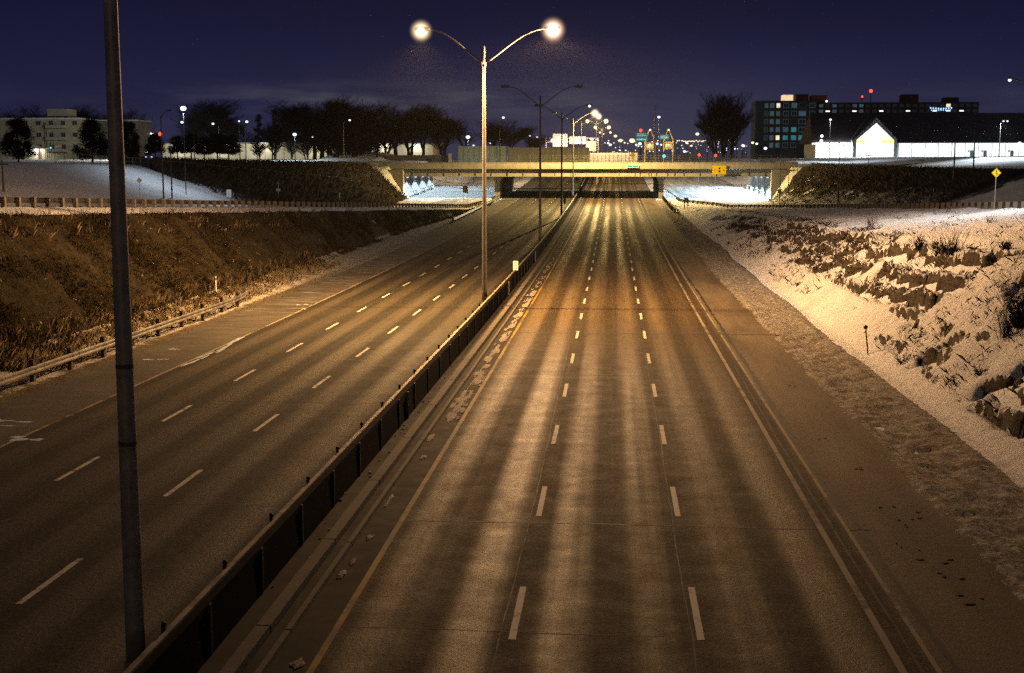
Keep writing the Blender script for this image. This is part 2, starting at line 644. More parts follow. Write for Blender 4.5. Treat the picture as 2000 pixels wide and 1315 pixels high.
MAT_GALV = M('galvanised_steel', f_galv)
MAT_POLE_DK = plain('dull_steel_pole', (.07, .072, .07), .6, .4)
MAT_POLE_MID = plain('grey_pole_steel', (.11, .11, .10), .6, .3)
MAT_POLE_WEATH = plain('weathered_pole_steel', (.25, .25, .22), .55, .4, .35, 3.0)
MAT_RAIL = plain('weathered_guardrail', (.20, .19, .17), .5, .6, .35, 1.5)
MAT_RAIL_DK = plain('dull_guardrail_back', (.06, .06, .06), .7, .3, .35, 1.5)
MAT_WOOD = plain('creosoted_wood', (.075, .058, .042), .9, 0, .45, 5.0)
MAT_WOOD_PALE = plain('grey_timber_block', (.17, .145, .11), .9, 0, .35, 6.0)
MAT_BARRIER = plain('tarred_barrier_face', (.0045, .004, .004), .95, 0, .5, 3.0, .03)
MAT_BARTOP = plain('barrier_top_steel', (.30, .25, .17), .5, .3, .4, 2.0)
MAT_BLACK = plain('black_paint', (.012, .012, .012), .6)
MAT_WHITE = plain('white_sign_face', (.75, .76, .76), .5, 0, .08)
MAT_GREY = plain('grey_metal_back', (.22, .22, .22), .5, .5)
MAT_YELLOW = plain('yellow_sign_face', (.80, .56, .01), .5, 0, .08)
MAT_GREEN = plain('green_sign_face', (.01, .22, .17), .5, 0, .1)
MAT_BLUE = plain('blue_sign_face', (.02, .10, .30), .5)
MAT_ORANGE = plain('orange_marker', (.75, .22, .03), .6)
MAT_TRUNK = plain('dark_bark', (.007, .006, .006), .95, 0, .4, 4.0, .1)
MAT_TWIGS = plain('bare_twigs', (.005, .005, .005), .95, 0, .4, .5, .1)
MAT_NEEDLE = plain('pine_needles', (.008, .011, .009), .9, 0, .6, .8, .1)
MAT_SNOWPILE = plain('piled_snow', (.72, .74, .78), .9, 0, .15, .6, .2)


def f_paint(c):
    def fn(n):
        p = n.pos()
        a = n.noise(p, 1.6, 4, .7); b = n.noise(p, 7.0, 4, .8); l = n.noise(p, .16, 3, .6)
        k = n.math('ADD', n.math('ADD', n.math('MULTIPLY', a, .5), n.math('MULTIPLY', b, .3)), n.math('MULTIPLY', l, .2 if c[2] > .2 else .7))
        lo = .51 if c[2] > .2 else (.77 if c[2] > .1 else .71)
        col = n.mix(n.rng(k, lo, lo + .07, 0, .9), c, (.06, .04, .022))
        n.bsdf(col, .75, 0, .25)
    return fn


MAT_PAINT_W = M('worn_white_paint', f_paint((.58, .53, .43)))
MAT_PAINT_W2 = M('faded_white_paint', f_paint((.27, .22, .15)))
MAT_PAINT_Y = M('worn_yellow_paint', f_paint((.30, .165, .006)))
MAT_CRACK = plain('crack_sealant', (.018, .016, .015), .8, 0, .3)

# ------------------------------------------------------------------ the setting: ground, roads, banks
def hit(px, py, y0=15.0, y1=420.0):
    """place on the terrain that the photo pixel looks at"""
    y = y0
    while y < y1:
        p = P(px, py, y)
        if p.z <= zt(p.x, y):
            return Vector((p.x, y, zt(p.x, y)))
        y += 0.25
    p = P(px, py, y1)
    return Vector((p.x, y1, zt(p.x, y1)))


def build_ground():
    xs = np.concatenate([[-2500, -1500, -800, -400, -250, -180, -140, -115, -100, -90], np.arange(-82, 82, 0.8), [90, 100, 115, 140, 180, 250, 400, 800, 1500, 2500]])
    ys = np.concatenate([[-80], np.arange(-20, 430, 1.5), [440, 460, 480, 510, 540, 580, 620, 700, 800, 1000, 1400, 2000, 2500]])
    V = []
    for y in ys:
        p = profile(float(y)); px = [a for a, b in p]; pz = [b for a, b in p]
        z = np.interp(xs, px, pz)
        if 225 < y < 420 or 322 < y < 372:
            z = np.array([zt(float(x), float(y)) for x in xs])
        xl = float(x_rail_l(y)); xr = float(x_rail_r(y))
        nz = (fbm(xs * .35, np.full_like(xs, y * .35), 3, 4) - .5) * 0.35
        open_ = ((xs < xl - 12) | (xs > xr + 12)) & (np.abs(xs) < 300)
        z = z + nz * open_
        sunk = ((xs > xl + 0.4) & (xs < -24.0)) | ((xs > 10.0) & (xs < min(xr - 1.4, 60)))
        if y < 276:
            z = z - 0.40 * sunk
        V.append(np.stack([xs, np.full_like(xs, y), z], -1))
    o = grid_mesh('ground', np.concatenate(V), len(ys), len(xs), MAT_GROUND)
    tag(o, 'snow covered ground around the sunken motorway', kind='structure')


def strip(name, fx0, fx1, ys, mat, dz=0.0, nx=2, zf=None, label=None):
    V = []
    for y in ys:
        x0 = fx0(y) if callable(fx0) else fx0
        x1 = fx1(y) if callable(fx1) else fx1
        for k in range(nx):
            x = x0 + (x1 - x0) * k / (nx - 1)
            V.append((x, y, float((zf or zroad)(y)) + dz))
    o = grid_mesh(name, np.array(V), len(ys), nx, mat)
    return tag(o, label, kind='structure')


YR = list(np.arange(-60, 560, 3.0))
build_ground()
strip('road_right', -5.45, 6.02, YR, MAT_ROAD_R, label='right carriageway of worn grey asphalt')
strip('road_left', -20.2, -8.55, YR, MAT_ROAD_L, label='left carriageway of worn grey asphalt')
strip('shoulder_right', 6.02, 9.0, YR, MAT_SHOULDER, -0.004, label='dirty paved shoulder right of the carriageway')
strip('shoulder_left', -23.7, -20.2, YR, MAT_SHOULDER_L, -0.004, label='icy paved shoulder left of the carriageway')
strip('median_strip', -8.55, -5.45, YR, plain('grimy_median_asphalt', (.030, .024, .017), .9, 0, .6, 1.3, .15), -0.012, label='dirty median strip under the barrier')

def kerb(name, x0, x1, h, mat, y0=-30, y1=480, lab=None):
    mb = MB(); rnd = random.Random(int(x0 * 100))
    y = y0
    while y < y1:
        L = 6.0 if y < 200 else 20.0
        e = rnd.uniform(-.012, .012)
        p = [(x0 + e, 0), (x0 + e + .02, h), (x1 + e - .02, h), (x1 + e, 0)]
        n = 3
        path = [(0, y + .03 + (L - .06) * k / (n - 1), float(zroad(y + L * k / (n - 1))) - .01) for k in range(n)]
        mb.sweep(p, path)
        a, b = path[0], path[-1]
        mb.quad(*[(q[0], a[1], a[2] + q[1]) for q in p])
        y += L
    return tag(mb.build(name, mat), lab, kind='structure')

kerb('kerb', -6.98, -6.66, .16, MAT_KERB, lab='wide concrete kerb in the median')
kerb('kerb', -6.40, -6.24, .09, MAT_KERB, lab='narrow concrete kerb edge in the median')


def mark_strip(mb, x, w, y0, y1, dz=.006, step=3.0):
    n = max(2, int((y1 - y0) / step) + 1)
    for i in range(n - 1):
        a = y0 + (y1 - y0) * i / (n - 1); b = y0 + (y1 - y0) * (i + 1) / (n - 1)
        za, zb = float(zroad(a)) + dz, float(zroad(b)) + dz
        mb.quad((x - w / 2, a, za), (x + w / 2, a, za), (x + w / 2, b, zb), (x - w / 2, b, zb))


def dashes(x, y0, y1, L, S, w, name, mat, lab):
    mb = MB(); y = y0
    while y < y1:
        mark_strip(mb, x + random.Random(int(y * 10)).uniform(-.015, .015), w, y, y + L)
        y += S
    tag(mb.build(name, mat), lab, kind='structure')


YD_R = hit(1003, 1258).y
YD_R2 = hit(1380, 1268).y
YD_LA = hit(22, 1190).y
YD_LB = hit(97, 946).y
SP = 9.0
dashes(-1.89, YD_R, 480, 3.2, SP, .145, 'lane_markings', MAT_PAINT_W, 'left dashed white lane line of the right carriageway')
dashes(1.80, YD_R2, 480, 3.2, SP, .145, 'lane_markings', MAT_PAINT_W, 'right dashed white lane line of the right carriageway')
dashes(-12.42, YD_LA, 480, 3.2, SP, .15, 'lane_markings', MAT_PAINT_W, 'near dashed white lane line of the left carriageway')
dashes(-16.24, YD_LB, 480, 3.2, SP, .15, 'lane_markings', MAT_PAINT_W, 'far dashed white lane line of the left carriageway')
for (x, w, m, lab) in ((5.36, .15, MAT_PAINT_W2, 'white edge line right of the right carriageway'), (6.02, .10, MAT_PAINT_W2, 'pale pavement joint beside the right shoulder'),
                       (-5.42, .14, MAT_PAINT_Y, 'yellow edge line beside the median'), (-20.08, .15, MAT_PAINT_W2, 'white edge line of the left carriageway')):
    mb = MB(); mark_strip(mb, x, w, -20, 500)
    tag(mb.build('edge_line', m), lab, kind='structure')


def crack(y, x0, x1, w, seed, slope=0.0):
    mb = MB(); r = random.Random(seed); n = int((x1 - x0) / .35)
    pts = []; d = 0
    for i in range(n + 1):
        d += r.uniform(-.035, .035); d *= .93
        x = x0 + (x1 - x0) * i / n
        yy = y + d + slope * (x - x0)
        ww = w * r.uniform(.5, 1.4)
        pts.append((x, yy, float(zroad(yy)) + .0035, ww))
    for a, b in zip(pts, pts[1:]):
        mb.quad((a[0], a[1] - a[3], a[2]), (b[0], b[1] - b[3], b[2]), (b[0], b[1] + b[3], b[2]), (a[0], a[1] + a[3], a[2]))
    return mb


for i, (y, x0, x1, w) in enumerate(((32.3, -5.3, 6.6, .03), (71.3, -6.1, 9.3, .08), (33.4, -19, -8.7, .022), (72.5, -15, -8.7, .03), (56.5, -5.4, 1.5, .02), (44, -1.9, 5.3, .016), (62, -20, -12, .025), (49, -18, -8.7, .018), (24.5, -5.4, 1.2, .012), (104, -5.4, 6, .03), (140, -5.4, 6, .04))):
    tag(crack(y, x0, x1, w, i).build('road_crack', MAT_CRACK), 'dark transverse crack across the asphalt', kind='structure')
# long joint cracks beside the lane lines
def long_crack(x, y0, y1, w, seed):
    mb = MB(); r = random.Random(seed); y = y0; d = 0; prev = None
    while y < y1:
        d = d * .95 + r.uniform(-.02, .02); ww = w * r.uniform(.3, 1.3)
        cur = (x + d, y, float(zroad(y)) + .0035, ww)
        if prev:
            mb.quad((prev[0] - prev[3], prev[1], prev[2]), (prev[0] + prev[3], prev[1], prev[2]), (cur[0] + cur[3], cur[1], cur[2]), (cur[0] - cur[3], cur[1], cur[2]))
        prev = cur; y += .8
    return mb
for i, (x, y0, y1, w) in enumerate(((-2.12, 18, 130, .014), (1.6, 18, 90, .012), (-12.7, 18, 90, .012), (6.32, 18, 160, .10), (5.7, 18, 60, .03), (9.3, 18, 90, .02))):
    tag(long_crack(x, y0, y1, w, i + 50).build('road_crack', MAT_CRACK), 'dark lengthwise joint crack in the asphalt', kind='structure')

def blob(mb, x, y, rx, ry, h, r, n=12):
    """a low irregular patch lying on the road"""
    z = float(zroad(y)) + .004
    rad = [r.uniform(.55, 1.15) for _ in range(n)]
    b = len(mb.v)
    for k in range(n):
        a = 2 * math.pi * k / n
        mb.v.append((x + rx * rad[k] * math.cos(a), y + ry * rad[k] * math.sin(a), z))
    for k in range(n):
        a = 2 * math.pi * k / n
        mb.v.append((x + .6 * rx * rad[k] * math.cos(a), y + .6 * ry * rad[k] * math.sin(a), z + h * r.uniform(.6, 1.2)))
    mb.v.append((x, y, z + h))
    for k in range(n):
        k2 = (k + 1) % n
        mb.f.append((b + k, b + k2, b + n + k2, b + n + k)); mb.f.append((b + n + k, b + n + k2, b + 2 * n))


def f_dirty_snow(n):
    p = n.pos(); a = n.noise(p, 4.0, 5, .75); b = n.noise(p, 20., 3, .7)
    n.bsdf(n.mix(n.rng(n.math('ADD', n.math('MULTIPLY', a, .6), n.math('MULTIPLY', b, .4)), .38, .62), (.09, .07, .05), (.38, .32, .25)), .8, 0, .3, b, .03)
MAT_DSNOW = M('dirty_snow', f_dirty_snow)
mb = MB(); r = random.Random(5)
for (px, py, rx, ry) in ((667, 1133, .10, .3), (583, 1305, .14, .28), (760, 985, .09, .9), (826, 898, .12, .35), (722, 1060, .1, .3), (672, 970, .07, .15), (665, 986, .07, .12), (842, 862, .12, .6), (876, 820, .14, .5), (895, 790, .14, .6),
                         (940, 735, .16, .3), (928, 752, .2, .8), (950, 720, .2, .8), (968, 690, .22, 1.2), (985, 662, .22, 1.3), (1000, 640, .22, 1.5), (1015, 617, .25, 1.8), (1028, 598, .25, 2.0), (1040, 575, .25, 2.4), (690, 1105, .08, .3)):
    q = hit(px, py)
    blob(mb, q.x, q.y, rx, ry, .03, r)
for i in range(260):
    y = 46 + 150 * r.random() ** 1.3; blob(mb, r.gauss(-5.85, .13), y, r.uniform(.03, .14), r.uniform(.2, 1.3), .02, r)
for i in range(60):
    y = r.uniform(25, 80); blob(mb, r.uniform(-7.4, -7.0), y, r.uniform(.02, .07), r.uniform(.03, .12), .02, r, 7)
tag(mb.build('snow_patches', MAT_DSNOW), 'dirty snow patches strewn along the median kerb', 'snow', kind='stuff')

mb = MB()
for (px, py, rx, ry) in ((338, 686, .55, .3), (316, 706, .7, .35), (395, 702, .16, 2.6), (420, 690, .22, 3.0), (445, 677, .25, 3.0), (470, 664, .2, 2.5), (375, 712, .14, 1.8), (22, 826, .9, .3), (30, 862, .7, .5), (10, 838, .4, .2), (590, 598, .4, .5), (594, 606, .2, .3)):
    q = hit(px, py)
    for _ in range(4):
        blob(mb, q.x + r.gauss(0, rx * .55), q.y + r.gauss(0, ry * .45), rx * r.uniform(.25, .5), ry * r.uniform(.25, .55), .006, r, 14)
tag(mb.build('ice_patches', plain('ice_painted_reflection', (.60, .70, .82), .22, 0, .3, 2.0)), 'ice patches on the left shoulder with a bluish lamp reflection painted in', 'ice', kind='stuff')  # real ice, its bluish white colour paints in the cold lamp's reflection

mb = MB()
for (px, py, s) in ((1690, 925, .28), (1790, 1020, .3), (1765, 1032, .25), (1815, 1110, .45), (1870, 1175, .5), (1735, 998, .2), (1560, 760, .25), (1850, 1140, .35), (1600, 860, .18), (1775, 1080, .2)):
    q = hit(px, py); [blob(mb, q.x + r.gauss(0, s * .7), q.y + r.gauss(0, s), s * r.uniform(.08, .3), s * r.uniform(.08, .25), .012, r, 9) for _ in range(3)]
tag(mb.build('dirt_clods', plain('black_dirt', (.02, .017, .014), .9)), 'black dirt clods scattered on the right shoulder', 'dirt', kind='stuff')


# gravel verge, rocky right bank, grassy left bank, brushy upper banks
def prof_grid(name, fx0, fx1, ys, nu, mat, disp, dz=0.0, label=None):
    V = np.zeros((len(ys), nu, 3))
    for i, y in enumerate(ys):
        x0, x1 = fx0(y), fx1(y)
        x = np.linspace(x0, x1, nu)
        p = profile(float(y))
        z = np.interp(x, [a for a, b in p], [b for a, b in p])
        V[i, :, 0] = x; V[i, :, 1] = y; V[i, :, 2] = z + dz
    V = disp(V)
    o = grid_mesh(name, V.reshape(-1, 3), len(ys), nu, mat)
    return tag(o, label, kind='structure')


def ss(x, a, b):
    t = np.clip((x - a) / (b - a), 0, 1)
    return t * t * (3 - 2 * t)


def d_gravel(V):
    x, y = V[..., 0], V[..., 1]
    V[..., 2] += (((fbm(x * 2.5, y * 2.5, 11, 4) - .5) * .30 + (fbm(x * .6, y * .3, 12, 3) - .5) * .25 + .08) * ss(x, 8.5, 9.3) + .02) * (1 - ss(x, 11.2, 11.9)) - .12 * ss(x, 11.6, 12.8)
    return V

prof_grid('gravel_verge', lambda y: 8.55 + .5 * (float(fbm(y * .12, 1.7, 16, 3)) - .5), lambda y: 12.9, np.arange(12, 272, .25), 30, MAT_GRAVEL, d_gravel, .03, 'snow dusted gravel verge beside the right shoulder')


def d_rock(V):
    x, y, z = V[..., 0].copy(), V[..., 1].copy(), V[..., 2].copy()
    zp = zramp(y); zr = zroad(y)
    u = (z - zr) / np.maximum(zp - zr, .3)
    n0 = fbm(x * .22, y * .10, 21, 4)
    win = ss(u, .22, .36) * (1 - ss(u, .66, .76)) * (1 - ss(y, 175, 215))
    n0 = n0 + .10 * (1 - ss(y, 62, 85)); win = np.maximum(win, ss(u, .06, .14) * (1 - ss(u, .60, .75)) * (1 - ss(y, 55, 72))); m = win * ss(n0 + .06 * ss(u, .36, .5), .425, .515)
    h = .62 + .4 * vnoise(x * .1, y * .06, 5)
    t = z / h + .045 * y + 1.1 * fbm(x * .35, y * .22, 31, 3) + .45 * fbm(x * 1.3, y * 1.1, 32, 2)
    k = np.floor(t); f = t - k
    step = k + ss(f, .60, .82)
    dzr = (step - t) * h
    blk = fbm(x * 1.1 + .5 * y, y * .8 - .3 * x, 41, 4)
    chunk = (np.floor(blk * 7) / 7 - blk) * 1.6
    lump = (fbm(x * .4, y * .3, 51, 3) - .5)
    V[..., 2] = z + m * (dzr * 1.35 + chunk * 1.15) + lump * .5 * ss(u, .03, .2) + (fbm(x * 2.2, y * 2.2, 61, 3) - .5) * .10 + m * (fbm(x * 2.6, y * 2.6, 62, 4) - .5) * .55
    V[..., 0] = x + m * (fbm(x * .8 + 9, y * .8, 71, 3) - .5) * 1.0
    V[..., 1] = y + m * (fbm(x * .8, y * .8 + 5, 72, 3) - .5) * 1.2
    return V

prof_grid('rock_bank', lambda y: float(np.interp(y, [0, 175, 256], [11.5, 12.2, 10.7])) + .9 * (float(fbm(y * .07, 3.3, 6, 3)) - .5), lambda y: min(float(x_rail_r(y)) - .9, 60), np.concatenate([np.arange(24, 130, .17), np.arange(130, 272, .5)]), 170, MAT_ROCKBANK, d_rock, .05,
          'snow covered rock cutting right of the motorway')


def d_grass(V):
    x, y, z = V[..., 0], V[..., 1], V[..., 2]
    u = np.linspace(0, 1, V.shape[1])[None, :]
    e = ss(u, 0.02, .15) * (1 - ss(u, .86, 1.0))
    V[..., 2] = z + e * ((fbm(x * .4, y * .25, 81, 4) - .5) * 1.1 + (fbm(x * 1.6, y * 1.6, 82, 3) - .5) * .5)
    V[..., 0] = x + e * (fbm(x * .5, y * .5, 83, 3) - .5) * .8
    return V


def xcrest_l(y):
    p = profile(y)
    return p[6][0]

prof_grid('grass_bank', lambda y: xcrest_l(y) - .3, lambda y: profile(y)[7][0] + .3, np.arange(24, 262, .5), 40, MAT_GRASSBANK, d_grass, .05, 'steep bank of brown dead grass left of the motorway')


def f_verge(n):
    p = n.pos(); x, y, z = n.sep(p)
    a = n.noise(p, .8, 5, .7); b = n.noise(p, 7.0, 4, .8); c = n.noise(p, 2.2, 4, .7)
    snow = n.mix(n.rng(b, .3, .7), (.30, .26, .20), (.62, .58, .52))
    dirt = n.mix(n.rng(b, .35, .7), (.05, .038, .022), (.17, .13, .08))
    grav = n.mix(n.rng(b, .35, .65), (.10, .10, .10), (.36, .36, .37))
    k = n.math('ADD', n.rng(x, -25.3, -24.4, 1, 0), n.rng(c, .3, .7, -.4, .4))
    near = n.mix(n.rng(k, .3, .7), dirt, n.mix(n.rng(a, .45, .62), snow, dirt))
    n.bsdf(n.mix(n.rng(y, 98, 122), near, grav), .9, 0, .2, n.math('ADD', b, c), .08)


MAT_VERGE = M('snowy_verge', f_verge)


def d_low(V):
    x, y = V[..., 0], V[..., 1]
    V[..., 2] += (fbm(x * 1.2, y * 1.2, 91, 4) - .5) * .22 + .03
    return V

prof_grid('left_verge', lambda y: profile(y)[7][0] - .2, lambda y: -23.55, np.arange(12, 272, .4), 24, MAT_VERGE, d_low, .03, 'gravel and snow verge at the foot of the grass bank')
prof_grid('crest_snow', lambda y: float(x_rail_l(y)) + .1, lambda y: xcrest_l(y) - .2, np.arange(24, 262, .6), 8, MAT_GROUND, d_low, .05, 'narrow strip of snow in front of the left ramp guardrail')


def d_brush(V):
    x, y, z = V[..., 0], V[..., 1], V[..., 2]
    V[..., 2] = z + (fbm(x * .35, y * .3, 101, 4) - .35) * .8 + (fbm(x * 1.5, y * 1.5, 102, 3) - .5) * .4
    return V

prof_grid('brush_bank', lambda y: profile(y)[3][0] - 2.2, lambda y: profile(y)[4][0] + .8, np.arange(185, 275, .6), 30, MAT_BRUSHBANK, d_brush, .02, 'dark brush covered slope below the left cross street')
prof_grid('brush_bank', lambda y: profile(y)[16][0] - 1.0, lambda y: profile(y)[17][0] + 2.0, np.arange(172, 275, .6), 30, MAT_BRUSHSNOW, d_brush, .02, 'dark brush covered slope below the right cross street')

YRAMP = list(np.arange(10, 420, 3.0))
strip('ramp_left', lambda y: max(float(x_rail_l(y)) - 10.5, profile(y)[4][0] + .3) if y < 321 else -40.5, lambda y: float(x_rail_l(y)) - 1.0 if y < 321 else -26.2, YRAMP, MAT_SLUSH, .05, 6, lambda y: zramp(y) if y < 321 else zroad(y) + .5, 'slushy slip road along the top of the left bank')
strip('ramp_right', lambda y: float(x_rail_r(y)) + .9 if y < 321 else 12.9, lambda y: min(float(x_rail_r(y)) + 10.5, profile(y)[16][0] - .3) if y < 321 else 30.5, YRAMP, MAT_SLUSH, .05, 6, lambda y: zramp(y) if y < 321 else zroad(y) + .5, 'slushy slip road along the top of the right bank')


# dead grass: blades gathered in tufts
def tufts(name, places, mat, label, hmin, hmax, nb, lean=.5, w=.02, seed=1, spread=.18):
    r = np.random.RandomState(seed); n = len(places)
    pl = np.repeat(np.array(places), nb, 0); k = len(pl)
    an = r.rand(k) * 2 * np.pi; le = r.rand(k) * lean
    h = hmin + (hmax - hmin) * r.rand(k) * np.repeat(.5 + .5 * r.rand(n), nb)
    off = (r.rand(k, 2) - .5) * 2 * spread
    b = pl + np.stack([off[:, 0], off[:, 1], np.full(k, -.05)], -1)
    d = np.stack([np.cos(an) * le, np.sin(an) * le, np.ones(k)], -1)
    sd = np.stack([-np.sin(an), np.cos(an), np.zeros(k)], -1) * w
    mid = b + d * h[:, None] * .55
    tip = b + d * h[:, None] + np.stack([np.cos(an) * le * h * .5, np.sin(an) * le * h * .5, -le * h * .2], -1)
    V = np.stack([b - sd, b + sd, mid + sd * .7, tip, mid - sd * .7], 1).reshape(-1, 3)
    me = bpy.data.meshes.new(name)
    idx = (np.arange(k)[:, None] * 5 + np.array([0, 1, 2, 3, 4])[None, :]).ravel()
    me.vertices.add(len(V)); me.vertices.foreach_set('co', V.astype(np.float32).ravel())
    me.loops.add(len(idx)); me.loops.foreach_set('vertex_index', idx.astype(np.int32))
    me.polygons.add(k); me.polygons.foreach_set('loop_start', np.arange(0, k * 5, 5, dtype=np.int32)); me.polygons.foreach_set('loop_total', np.full(k, 5, np.int32))
    me.update(); me.validate(); me.materials.append(mat)
    o = bpy.data.objects.new(name, me); COL.objects.link(o)
    return tag(o, label, 'grass', kind='stuff')


def scatter(n, seed, ylo, yhi, fx0, fx1, dens=None, ypow=1.6, dz=0.0):
    r = random.Random(seed); out = []
    while len(out) < n:
        y = ylo + (yhi - ylo) * r.random() ** ypow
        x = fx0(y) + (fx1(y) - fx0(y)) * r.random()
        if dens and r.random() > dens(x, y):
            continue
        out.append((x, y, zt(x, y) + dz))
    return out


tufts('dry_grass', scatter(24000, 7, 55, 255, lambda y: xcrest_l(y) - .5, lambda y: profile(y)[7][0] + .5, lambda x, y: .06 + float(ss(fbm(x * .3, y * .22, 401, 4), .36, .56))), MAT_BLADE, 'brown dead grass covering the left bank', .08, .34, 8, .9, .010, 3, .35)
tufts('dry_grass', scatter(1800, 8, 55, 120, lambda y: profile(y)[7][0] - 1, lambda y: -25.6), MAT_BLADE_PALE, 'pale dead stalks along the foot of the left bank', .3, .7, 5, .5, .014, 4, .3)
tufts('dry_grass', scatter(300, 9, 60, 200, lambda y: xcrest_l(y) - .8, lambda y: xcrest_l(y) + 1.5), MAT_BLADE_PALE, 'pale stalks on the crest of the left bank', .3, .8, 5, .5, .014, 14, .3)
tufts('dry_grass', scatter(1700, 10, 36, 190, lambda y: 13, lambda y: 20, lambda x, y: float(ss(fbm(x * .25, y * .2, 201, 3), .42, .62))), MAT_BLADE, 'sparse dead stalks poking through snow on the rock bank', .12, .5, 5, .9, .006, 5, .4)
tufts('dry_grass', scatter(260, 12, 70, 190, lambda y: 18.5, lambda y: min(float(x_rail_r(y)) - 1.5, 60)), MAT_BLADE, 'thin stalks in the snow above the rock bank', .15, .5, 5, .7, .007, 6, .25)
def brush_l(x, y):
    p = profile(y); t = (x - p[3][0]) / max(.5, p[4][0] - p[3][0])      # 0 at the top, 1 at the toe
    n = float(fbm(x * .12, y * .08, 301, 3))
    near = float(np.interp(y, [108, 150, 185], [0, .3, 1.3]))
    return 1.0 if t < near + (n - .5) * .9 else float(np.interp(y, [150, 220], [.03, .4]))


tufts('brush', scatter(7000, 13, 160, 274, lambda y: profile(y)[3][0] - 1.5, lambda y: profile(y)[4][0] + .3, lambda x, y: brush_l(x, y)), MAT_TWIG, 'dark leafless brush on the upper left slope', .5, 1.5, 7, .6, .03, 7, .4)
tufts('brush', scatter(3600, 14, 176, 274, lambda y: profile(y)[16][0], lambda y: profile(y)[17][0] + 2, lambda x, y: float(np.interp((x - profile(y)[16][0]) / max(.5, profile(y)[17][0] - profile(y)[16][0]), [0, .35, .8, 1.2], [.04, .12, .8, 1]))), MAT_TWIG,
      'dark leafless brush on the upper right slope', .5, 1.5, 7, .6, .03, 8, .4)

# ------------------------------------------------------------------ lamps
def bw(mb, name, mat, root, smooth=False):
    """a part whose mesh is given in world coordinates"""
    return mb.build(name, mat, root, -root.location, smooth)


GL_WARM = glow('lamp_glass_warm', (1.0, .85, .60), 3)
GL_FAR = glow('lamp_glass_amber', (1.0, .76, .40), 2.0)
GL_COLD = glow('lamp_glass_cold', (.80, .90, 1.0), 2.2)
GL_BLUE = glow('lamp_glass_blue', (.62, .84, 1.0), 3.0)
GL_DIM = glow('lamp_glass_dim', (.9, .92, 1.0), 2)
GL_RED = glow('signal_red', (1.0, .06, .03), 3)
GL_GREEN = glow('signal_green', (.08, .9, .85), 1.6)
GL_OFF = plain('lamp_glass_off', (.20, .20, .19), .3)
def lamp_glass(name, c, watts, r):
    m = glow(name, c, watts / (math.pi * 4 * math.pi * r * r))
    m.cycles.emission_sampling = 'FRONT'
    return m


def halo_glow(name, c, k, R_):
    """glowing volume painting a lens halo around a lamp head, thinning outwards"""
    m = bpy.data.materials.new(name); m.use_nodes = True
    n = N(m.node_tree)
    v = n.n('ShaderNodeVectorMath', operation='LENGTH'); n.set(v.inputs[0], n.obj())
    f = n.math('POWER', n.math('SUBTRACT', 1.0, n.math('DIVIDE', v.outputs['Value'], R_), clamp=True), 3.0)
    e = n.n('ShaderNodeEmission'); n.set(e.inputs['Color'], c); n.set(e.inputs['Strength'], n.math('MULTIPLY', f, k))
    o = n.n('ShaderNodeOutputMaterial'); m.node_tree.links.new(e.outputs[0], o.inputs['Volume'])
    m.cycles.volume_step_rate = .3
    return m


HALO = {'near_r': (halo_glow('halo_peach', (1.0, .64, .42), 11.0, 1.0), 1.0), 'near_l': (halo_glow('halo_amber', (1.0, .72, .40), 11.0, .9), .9), 'bridge': (halo_glow('halo_yellow', (1.0, .74, .40), 7.0, 1.3), 1.3)}  # painted lens halos for the lit heads, not glass parts
GL_NEAR_R = glow('lamp_glass_near_right', (1.0, .88, .74), 4)
GL_NEAR_L = glow('lamp_glass_near_left', (1.0, .88, .66), 4)
GL_BRIDGE = glow('lamp_glass_bridge', (1.0, .88, .64), 4)
GL_BACK = lamp_glass('lamp_glass_back', (1.0, .62, .28), 4500, .40)
GLOWS = {'warm': GL_WARM, 'far': GL_FAR, 'cold': GL_COLD, 'blue': GL_BLUE, 'dim': GL_DIM, 'red': GL_RED, 'green': GL_GREEN, 'off': GL_OFF, 'near_r': GL_NEAR_R, 'near_l': GL_NEAR_L, 'bridge': GL_BRIDGE, 'back': GL_BACK}


def add_light(name, parent, loc, kind, power, color, size=.3, angle=150, blend=.5, rot=(0, 0, 0)):
    l = bpy.data.lights.new(name, kind)
    l.energy = power; l.color = color
    if kind == 'SPOT':
        l.spot_size = math.radians(angle); l.spot_blend = blend
    if kind == 'AREA':
        l.shape = 'RECTANGLE'; l.size, l.size_y = size
    else:
        l.shadow_soft_size = size
    o = bpy.data.objects.new(name, l); COL.objects.link(o)
    o.location = loc; o.rotation_euler = rot
    if parent is not None:
        o.parent = parent
    return o


IES = bpy.data.texts.new('road_luminaire_ies')
_va = [0, 15, 30, 45, 55, 62, 68, 73, 78, 84, 90, 110, 140, 180]
_cd = [.30, .34, .44, .62, .82, 1.0, 1.12, 1.05, .80, .40, .14, .07, .05, .04]
IES.write('IESNA:LM-63-2002\nTILT=NONE\n1 1000 1 %d 1 1 2 0 0 0\n1 1 100\n%s\n0\n%s\n' % (len(_va), ' '.join(str(v) for v in _va), ' '.join('%.3f' % (c * 14.15) for c in _cd)))


def road_light(parent, loc, power, color, size=.22):
    """a cobra head luminaire: throws most of its light out along the road"""
    o = add_light('lamp_light', parent, loc, 'POINT', power, color, size)
    l = o.data
    l.use_nodes = True
    t = l.node_tree
    e = next(n for n in t.nodes if n.type == 'EMISSION')
    i = t.nodes.new('ShaderNodeTexIES')
    i.mode = 'INTERNAL'; i.ies = IES
    t.links.new(i.outputs[0], e.inputs['Strength'])
    return o


